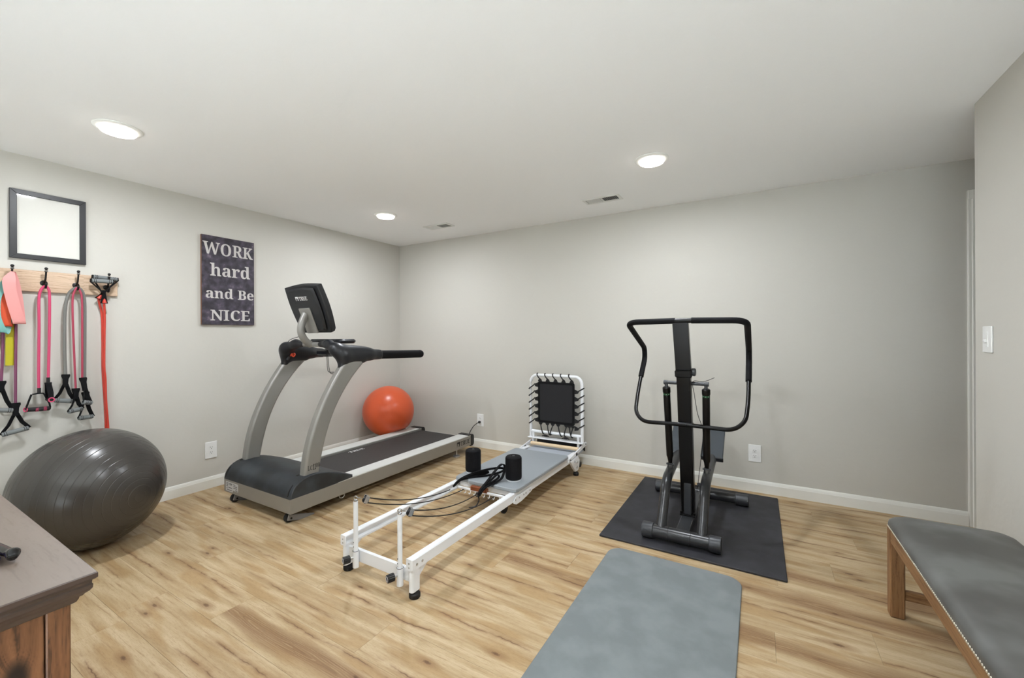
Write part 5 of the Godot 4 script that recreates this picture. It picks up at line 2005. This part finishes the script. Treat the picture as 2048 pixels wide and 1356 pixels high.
# a handle: webbing from the tube's end down to both ends of a grip
func handle(t: Node3D, apex: Vector3, a: Vector3, z: Vector3, grip: Material, ring: Material, neck := 0.05, wide := 0.024) -> void:
	var mid := (a + z) / 2
	var drop := (mid - apex).normalized()
	var fork := apex + drop * neck
	var side := (z - a).normalized()
	var b := B.new()
	b.strap([apex, apex + drop * 0.010, apex + drop * 0.03, fork], side, [wide * 1.5, wide * 1.6, wide * 1.05, wide * 0.9], 0.012)
	var out := drop.cross(side)
	var pa := (a - fork).normalized().cross(out)
	var pz := (z - fork).normalized().cross(out)
	b.strap([fork - drop * 0.014 - side * 0.004, fork.lerp(a, 0.5), a + side * 0.004 - drop * 0.012, a - side * 0.004], (out * 0.7 + pa * 0.7), [0.020, 0.020, 0.019, 0.016], 0.005)
	b.strap([fork - drop * 0.014 + side * 0.004, fork.lerp(z, 0.5), z - side * 0.004 - drop * 0.012, z + side * 0.004], (out * 0.7 - pz * 0.7), [0.020, 0.020, 0.019, 0.016], 0.005)
	part(t, "webbing", b, M.webbing, 50.0)
	b = B.new()
	b.rod(a, z, 0.0135, 20, 0.003)
	var g := part(t, "grip", b, grip)
	var l := a.distance_to(z)
	for k in [0.010, 0.018, l - 0.018, l - 0.010]:
		b = B.new()
		b.torus(a + side * k, side, 0.0132, 0.0013, 20, 6)
		part(g, "grip_ring", b, ring)


func band_tube(t: Node3D, pts: Array, r: float, m: Material, called := "tube") -> void:
	part(t, called, B.new().tube(spline(pts, 6), r, 12), m, 60.0)


func P(x: float, y: float, z: float) -> Vector3:
	return Vector3(x, y, z)


func make_bands() -> void:
	var b: B
	# bright pink band with small black and pink handles
	var t := thing("resistance_band", "bright pink resistance band with pink ringed black handles on a rack hook", "resistance band", Vector3(0.05, 0.78, 2.985))
	band_tube(t, [P(0.052, 0.905, 3.005), P(0.052, 1.05, 3.005), P(0.053, 1.282, 3.003), P(0.053, 1.44, 3.003), P(0.054, 1.498, 2.996), P(0.056, 1.527, 2.979), P(0.055, 1.514, 2.965), P(0.053, 1.47, 2.959), P(0.053, 1.282, 2.960), P(0.052, 1.04, 2.964), P(0.052, 0.955, 2.966)], 0.0068, M.tube_pink)
	for q in [P(0.052, 0.874, 3.004), P(0.052, 0.934, 2.966)]:
		b = B.new()
		b.rod(q, q + Vector3(0, 0.036, 0), 0.0082, 14)
		part(t, "sleeve", b, M.grip_black)
	b = B.new()
	b.strap([P(0.052, 0.874, 3.030), P(0.052, 0.877, 3.010), P(0.052, 0.876, 2.988)], Vector3(1, 0, 0), 0.020, 0.006)
	b.strap([P(0.052, 0.874, 3.034), P(0.052, 0.862, 3.038), P(0.052, 0.80, 3.055), P(0.052, 0.786, 3.056)], Vector3(1, 0, 0), 0.021, 0.005)
	b.strap([P(0.052, 0.876, 2.986), P(0.052, 0.862, 2.980), P(0.052, 0.81, 2.961), P(0.052, 0.79, 2.958), P(0.052, 0.775, 2.960)], Vector3(1, 0, 0), 0.021, 0.005)
	part(t, "webbing", b, M.webbing, 50.0)
	b = B.new()
	b.rod(P(0.052, 0.785, 3.054), P(0.052, 0.780, 2.960), 0.0128, 20)
	var g := part(t, "grip", b, M.grip_black)
	for z in [3.018, 3.013, 3.008, 2.985, 2.980, 2.975]:
		b = B.new()
		b.torus(P(0.052, 0.7815, z), Vector3(0, 0.04, 1), 0.0127, 0.0012, 20, 6)
		part(g, "grip_ring", b, M.ring_pink)
	b = B.new()
	b.torus(P(0.052, 0.786, 3.058), Vector3(0.5, 0, 1), 0.0115, 0.0032, 24, 8)
	part(g, "end_ring", b, M.ring_pink)
	b = B.new()
	b.strap([P(0.050, 0.938, 2.966), P(0.046, 0.925, 2.966), P(0.040, 0.88, 2.964), P(0.040, 0.838, 2.963)], Vector3(0.1, 0, 1), [0.030, 0.026, 0.026, 0.022], 0.006)
	b.strap([P(0.054, 0.938, 2.966), P(0.062, 0.925, 2.966), P(0.088, 0.88, 2.964), P(0.096, 0.838, 2.963)], Vector3(0.1, 0, 1), [0.030, 0.026, 0.026, 0.022], 0.006)
	part(t, "webbing", b, M.webbing, 50.0)
	b = B.new()
	b.rod(P(0.034, 0.836, 2.963), P(0.102, 0.836, 2.963), 0.0128, 20)
	g = part(t, "grip", b, M.grip_black)
	b = B.new()
	b.torus(P(0.104, 0.836, 2.963), Vector3(1, 0, 0.1), 0.0118, 0.0034, 24, 8)
	part(g, "end_ring", b, M.ring_pink)
	# thick grey band
	t = thing("resistance_band", "thick grey resistance band with grey foam handles sharing a rack hook", "resistance band", Vector3(0.05, 0.69, 2.85))
	band_tube(t, [P(0.042, 0.975, 2.889), P(0.042, 1.076, 2.892), P(0.043, 1.20, 2.893), P(0.044, 1.367, 2.891), P(0.045, 1.470, 2.880), P(0.048, 1.515, 2.860), P(0.052, 1.530, 2.838), P(0.048, 1.517, 2.817), P(0.045, 1.470, 2.804), P(0.044, 1.37, 2.801), P(0.044, 1.20, 2.802), P(0.046, 0.96, 2.804), P(0.050, 0.855, 2.803)], 0.0082, M.tube_grey)
	handle(t, P(0.046, 0.982, 2.889), P(0.048, 0.826, 2.940), P(0.052, 0.808, 2.852), M.grip_grey, M.grip_black, 0.075)
	handle(t, P(0.056, 0.862, 2.803), P(0.075, 0.700, 2.840), P(0.050, 0.698, 2.768), M.grip_grey, M.grip_black, 0.06)
	# thin dark pink band
	t = thing("resistance_band", "thin dark pink resistance band with grey handles hung with the grey band", "resistance band", Vector3(0.08, 0.75, 2.84))
	band_tube(t, [P(0.072, 0.888, 2.851), P(0.070, 1.074, 2.856), P(0.068, 1.284, 2.861), P(0.066, 1.45, 2.862), P(0.063, 1.508, 2.852), P(0.061, 1.530, 2.840), P(0.063, 1.512, 2.828), P(0.066, 1.46, 2.820), P(0.070, 1.284, 2.820), P(0.078, 0.95, 2.823)], 0.0055, M.tube_thin_pink)
	handle(t, P(0.074, 0.892, 2.851), P(0.098, 0.752, 2.890), P(0.072, 0.758, 2.822), M.grip_grey, M.grip_black, 0.07)
	handle(t, P(0.090, 0.958, 2.823), P(0.125, 0.805, 2.830), P(0.100, 0.792, 2.788), M.grip_grey, M.grip_black, 0.085, 0.026)
	# red band, both handles up on the last hook
	t = thing("resistance_band", "long red resistance band with both grey handles on the end hook", "resistance band", Vector3(0.05, 0.31, 2.70))
	band_tube(t, [P(0.060, 1.440, 2.713), P(0.045, 1.35, 2.7065), P(0.040, 1.198, 2.707), P(0.038, 1.021, 2.708), P(0.036, 0.932, 2.702), P(0.034, 0.798, 2.699), P(0.032, 0.664, 2.691), P(0.030, 0.50, 2.684), P(0.030, 0.38, 2.690), P(0.028, 0.33, 2.702), P(0.022, 0.36, 2.708), P(0.018, 0.50, 2.696), P(0.016, 0.664, 2.695), P(0.016, 0.85, 2.702), P(0.016, 1.02, 2.709), P(0.016, 1.20, 2.709), P(0.018, 1.36, 2.712), P(0.030, 1.44, 2.728), P(0.040, 1.475, 2.735)], 0.0068, M.tube_red)
	for q in [[P(0.040, 1.612, 2.760), P(0.034, 1.606, 2.640), P(0.044, 1.505, 2.716), P(0.040, 1.466, 2.736)], [P(0.072, 1.583, 2.776), P(0.068, 1.585, 2.672), P(0.066, 1.505, 2.714), P(0.060, 1.438, 2.713)]]:
		b = B.new()
		b.strap([q[0] + Vector3(0, 0.012, 0.003), q[0] + Vector3(0, -0.008, 0.005), q[0].lerp(q[2], 0.5) + Vector3(0, -0.006, 0), q[2]], Vector3(1, 0, 0), 0.021, 0.004)
		b.strap([q[1] + Vector3(0, 0.012, -0.003), q[1] + Vector3(0, -0.008, -0.005), q[1].lerp(q[2], 0.5) + Vector3(0, -0.006, 0), q[2]], Vector3(1, 0, 0), 0.021, 0.004)
		b.strap([q[2] + Vector3(0, 0.02, 0), q[2], q[2].lerp(q[3], 0.5), q[3]], Vector3(0, 0, 1), [0.016, 0.014, 0.024, 0.036], 0.012)
		part(t, "webbing", b, M.webbing, 50.0)
		b = B.new()
		b.rod(q[0], q[1], 0.0135, 20, 0.003)
		g = part(t, "grip", b, M.grip_grey)
		var side: Vector3 = (q[1] - q[0]).normalized()
		var l: float = q[0].distance_to(q[1])
		for k in [0.010, 0.019, l - 0.019, l - 0.010]:
			b = B.new()
			b.torus(q[0] + side * k, side, 0.0132, 0.0015, 20, 6)
			part(g, "grip_ring", b, M.grip_black)
		b = B.new()
		b.lathe([Vector2(0, 0), Vector2(0.012, 0.0), Vector2(0.006, 0.022), Vector2(0, 0.03)], q[3] + Vector3(0.007, 0.003, 0), (q[2] - q[3]).normalized(), 14)
		part(t, "end_plug", b, M.tube_red)
	# purple band
	t = thing("resistance_band", "purple resistance band with grey handles hanging behind the pink loop", "resistance band", Vector3(0.05, 0.65, 3.12))
	band_tube(t, [P(0.036, 0.962, 3.148), P(0.036, 1.10, 3.143), P(0.038, 1.242, 3.141), P(0.042, 1.42, 3.136), P(0.048, 1.505, 3.124), P(0.052, 1.528, 3.112), P(0.048, 1.505, 3.101), P(0.042, 1.42, 3.094), P(0.040, 1.296, 3.092), P(0.040, 1.047, 3.094), P(0.040, 0.828, 3.095)], 0.0066, M.tube_purple)
	handle(t, P(0.040, 0.966, 3.148), P(0.046, 0.806, 3.200), P(0.046, 0.790, 3.106), M.grip_grey, M.grip_black, 0.06)
	handle(t, P(0.046, 0.832, 3.095), P(0.052, 0.656, 3.150), P(0.050, 0.677, 3.046), M.grip_grey, M.grip_black, 0.075)
	# flat loops on the same hook
	t = thing("loop_band", "pale pink flat loop band draped over a rack hook", "loop band", Vector3(0.09, 1.30, 3.09))
	b = B.new()
	var front := spline([P(0.074, 1.596, 3.109), P(0.086, 1.572, 3.118), P(0.098, 1.525, 3.127), P(0.102, 1.42, 3.113), P(0.102, 1.33, 3.095), P(0.100, 1.303, 3.089), P(0.094, 1.298, 3.087)], 5)
	var rear := spline([P(0.094, 1.298, 3.087), P(0.086, 1.306, 3.087), P(0.070, 1.42, 3.092), P(0.060, 1.52, 3.099), P(0.058, 1.580, 3.105), P(0.064, 1.597, 3.107), P(0.074, 1.598, 3.109)], 5)
	var wide := []
	for k in front.size():
		wide.append(lerpf(0.016, 0.050, smoothstep(0.0, 0.30, float(k) / (front.size() - 1))))
	b.strap(front, Vector3(0, 0, 1), wide, 0.0016)
	wide = []
	for k in rear.size():
		wide.append(lerpf(0.050, 0.016, smoothstep(0.3, 1.0, float(k) / (rear.size() - 1))))
	b.strap(rear, Vector3(0, 0, 1), wide, 0.0016)
	part(t, "rubber_loop", b, M.loop_pink, 60.0)
	t = thing("loop_band", "teal flat loop band hanging beside the pale pink loop", "loop band", Vector3(0.08, 1.23, 3.16))
	b = B.new()
	b.strap(spline([P(0.054, 1.560, 3.116), P(0.068, 1.52, 3.138), P(0.086, 1.45, 3.172), P(0.092, 1.34, 3.176), P(0.090, 1.265, 3.158), P(0.082, 1.246, 3.148), P(0.072, 1.262, 3.136), P(0.060, 1.36, 3.126), P(0.052, 1.48, 3.118), P(0.053, 1.565, 3.116)], 5), Vector3(0, 0.25, 1), 0.040, 0.0018)
	part(t, "rubber_loop", b, M.loop_teal, 60.0)
	t = thing("loop_band", "orange flat loop band tucked behind the teal loop", "loop band", Vector3(0.07, 1.28, 3.14))
	b = B.new()
	b.strap(spline([P(0.054, 1.556, 3.122), P(0.070, 1.50, 3.138), P(0.080, 1.40, 3.140), P(0.080, 1.30, 3.136), P(0.074, 1.282, 3.130), P(0.066, 1.296, 3.128), P(0.056, 1.40, 3.130), P(0.050, 1.50, 3.126), P(0.053, 1.555, 3.124)], 5), Vector3(0, 0.1, 1), 0.040, 0.0018)
	part(t, "rubber_loop", b, M.loop_orange, 60.0)
	t = thing("flat_band", "long yellow flat exercise band hanging behind the loop bands", "exercise band", Vector3(0.03, 1.05, 3.13))
	b = B.new()
	b.strap(spline([P(0.044, 1.545, 3.112), P(0.036, 1.45, 3.113), P(0.032, 1.30, 3.113), P(0.030, 1.15, 3.113), P(0.030, 1.052, 3.114)], 5), Vector3(0.1, 0, 1), [0.020, 0.024, 0.028, 0.032, 0.034, 0.036, 0.036, 0.036, 0.036, 0.036, 0.036, 0.036, 0.036, 0.036, 0.036, 0.036, 0.036, 0.036, 0.036, 0.036, 0.036], 0.0015)
	b.strap(spline([P(0.042, 1.545, 3.120), P(0.034, 1.45, 3.150), P(0.028, 1.30, 3.168), P(0.026, 1.138, 3.170)], 5), Vector3(0.1, 0, 1), 0.038, 0.0015)
	part(t, "rubber_strip", b, M.loop_yellow, 60.0)


# ---------------------------------------------------------------- outlets, switch, vents, cord

func outlet(label: String, at: Vector3, right: Vector3, out: Vector3) -> void:
	var t := thing("wall_outlet", label, "outlet", at, "wall outlets")
	var tf := Transform3D(Basis(right, Vector3.UP, out), at)
	var b := B.new()
	b.box(Vector3(-0.043, -0.066, 0.0), Vector3(0.043, 0.066, 0.006), 0.003, tf)
	part(t, "cover_plate", b, M.plate)
	for s in [-1.0, 1.0]:
		b = B.new()
		var o := []
		for k in 20:
			var a := TAU * k / 20.0
			o.append(Vector2(clampf(cos(a) * 0.0185, -0.0165, 0.0165), clampf(sin(a) * 0.0185, -0.0135, 0.0135) + s * 0.0195))
		b.prism(o, 2, 0.005, 0.0078, 0.0008, tf)
		var f := part(t, "receptacle", b, M.plate)
		for q in [[-0.0065, 0.004, 0.0012, 0.0045], [0.0065, 0.004, 0.0012, 0.0038], [0.0, -0.007, 0.0025, 0.0022]]:
			b = B.new()
			b.box(Vector3(q[0] - q[2], s * 0.0195 + q[1] - q[3], 0.0074), Vector3(q[0] + q[2], s * 0.0195 + q[1] + q[3], 0.0081), 0.0, tf)
			part(f, "slot", b, M.slot)
	b = B.new()
	b.rod(tf * Vector3(0, 0, 0.0055), tf * Vector3(0, 0, 0.0072), 0.0032, 12)
	part(t, "screw", b, M.plate)


func make_fittings() -> void:
	outlet("white wall outlet on the left wall between grey ball and treadmill", Vector3(0.0, 0.303, 2.063), Vector3(0, 0, -1), Vector3.RIGHT)
	outlet("white wall outlet with a black plug in it beside the treadmill", Vector3(1.202, 0.295, 0.0), Vector3.RIGHT, Vector3.BACK)
	outlet("white wall outlet on the back wall beside the stepper", Vector3(3.773, 0.295, 0.0), Vector3.RIGHT, Vector3.BACK)
	# dimmer switch on the right wall
	var t := thing("light_switch", "white light switch with a slide on the right wall", "light switch", Vector3(WALL_R, 1.188, 1.018))
	var tf := Transform3D(Basis(Vector3(0, 0, 1), Vector3.UP, Vector3.LEFT), Vector3(WALL_R, 1.188, 1.018))
	var b := B.new()
	b.box(Vector3(-0.043, -0.060, 0.0), Vector3(0.043, 0.060, 0.007), 0.003, tf)
	part(t, "cover_plate", b, M.plate)
	b = B.new()
	b.box(Vector3(-0.014, -0.034, 0.006), Vector3(0.014, 0.034, 0.009), 0.001, tf)
	part(t, "rocker", b, M.plate)
	b = B.new()
	b.box(Vector3(-0.006, -0.010, 0.008), Vector3(0.006, 0.004, 0.020), 0.002, Transform3D(tf.basis * Basis(Vector3.RIGHT, 0.3), tf.origin))
	part(t, "toggle", b, M.plate)
	# ceiling vents
	for q in [[2.718, 0.447, "long white ceiling vent nearer the stepper"], [1.045, 0.490, "white ceiling vent near the room corner"]]:
		var c := Vector3(q[0], H, q[1])
		t = thing("ceiling_vent", q[2], "vent", c, "ceiling vents")
		b = B.new()
		b.box(c + Vector3(-0.152, -0.007, -0.070), c + Vector3(0.152, 0.0, -0.047), 0.003)
		b.box(c + Vector3(-0.152, -0.007, 0.047), c + Vector3(0.152, 0.0, 0.070), 0.003)
		b.box(c + Vector3(-0.152, -0.007, -0.050), c + Vector3(-0.127, 0.0, 0.050), 0.003)
		b.box(c + Vector3(0.127, -0.007, -0.050), c + Vector3(0.152, 0.0, 0.050), 0.003)
		b.box(c + Vector3(-0.006, -0.006, -0.050), c + Vector3(0.006, 0.0, 0.050), 0.002)
		part(t, "frame", b, M.vent)
		b = B.new()
		b.box(c + Vector3(-0.130, -0.0008, -0.050), c + Vector3(0.130, -0.0003, 0.050))
		part(t, "duct_opening", b, M.duct)
		for s in [-1.0, 1.0]:
			for k in 9:
				b = B.new()
				var x: float = c.x + s * (0.014 + 0.0128 * k)
				b.box(Vector3(-0.0007, -0.0045, -0.048), Vector3(0.0007, 0.0045, 0.048), 0.0, Transform3D(Basis(Vector3(0, 0, 1), s * 0.75), Vector3(x, H - 0.0048, c.z)))
				part(t, "slat", b, M.vent)
	# treadmill cord to the outlet
	t = thing("power_cord", "black power cord running from the treadmill to the wall outlet", "cord", Vector3(1.2, 0.0, 0.08))
	b = B.new()
	b.tube(spline([P(1.202, 0.274, 0.042), P(1.196, 0.268, 0.066), P(1.176, 0.240, 0.098), P(1.150, 0.185, 0.122), P(1.128, 0.110, 0.130), P(1.10, 0.03, 0.13), P(1.04, 0.008, 0.16), P(0.95, 0.006, 0.26), P(0.85, 0.006, 0.42)], 6), 0.0042, 10)
	part(t, "cable", b, M.cord_black, 60.0)
	b = B.new()
	b.box(P(1.189, 0.264, 0.0085), P(1.215, 0.288, 0.036), 0.006)
	b.tube([P(1.202, 0.275, 0.034), P(1.202, 0.274, 0.048)], [0.008, 0.0055], 12)
	part(t, "plug", b, M.black_plastic)
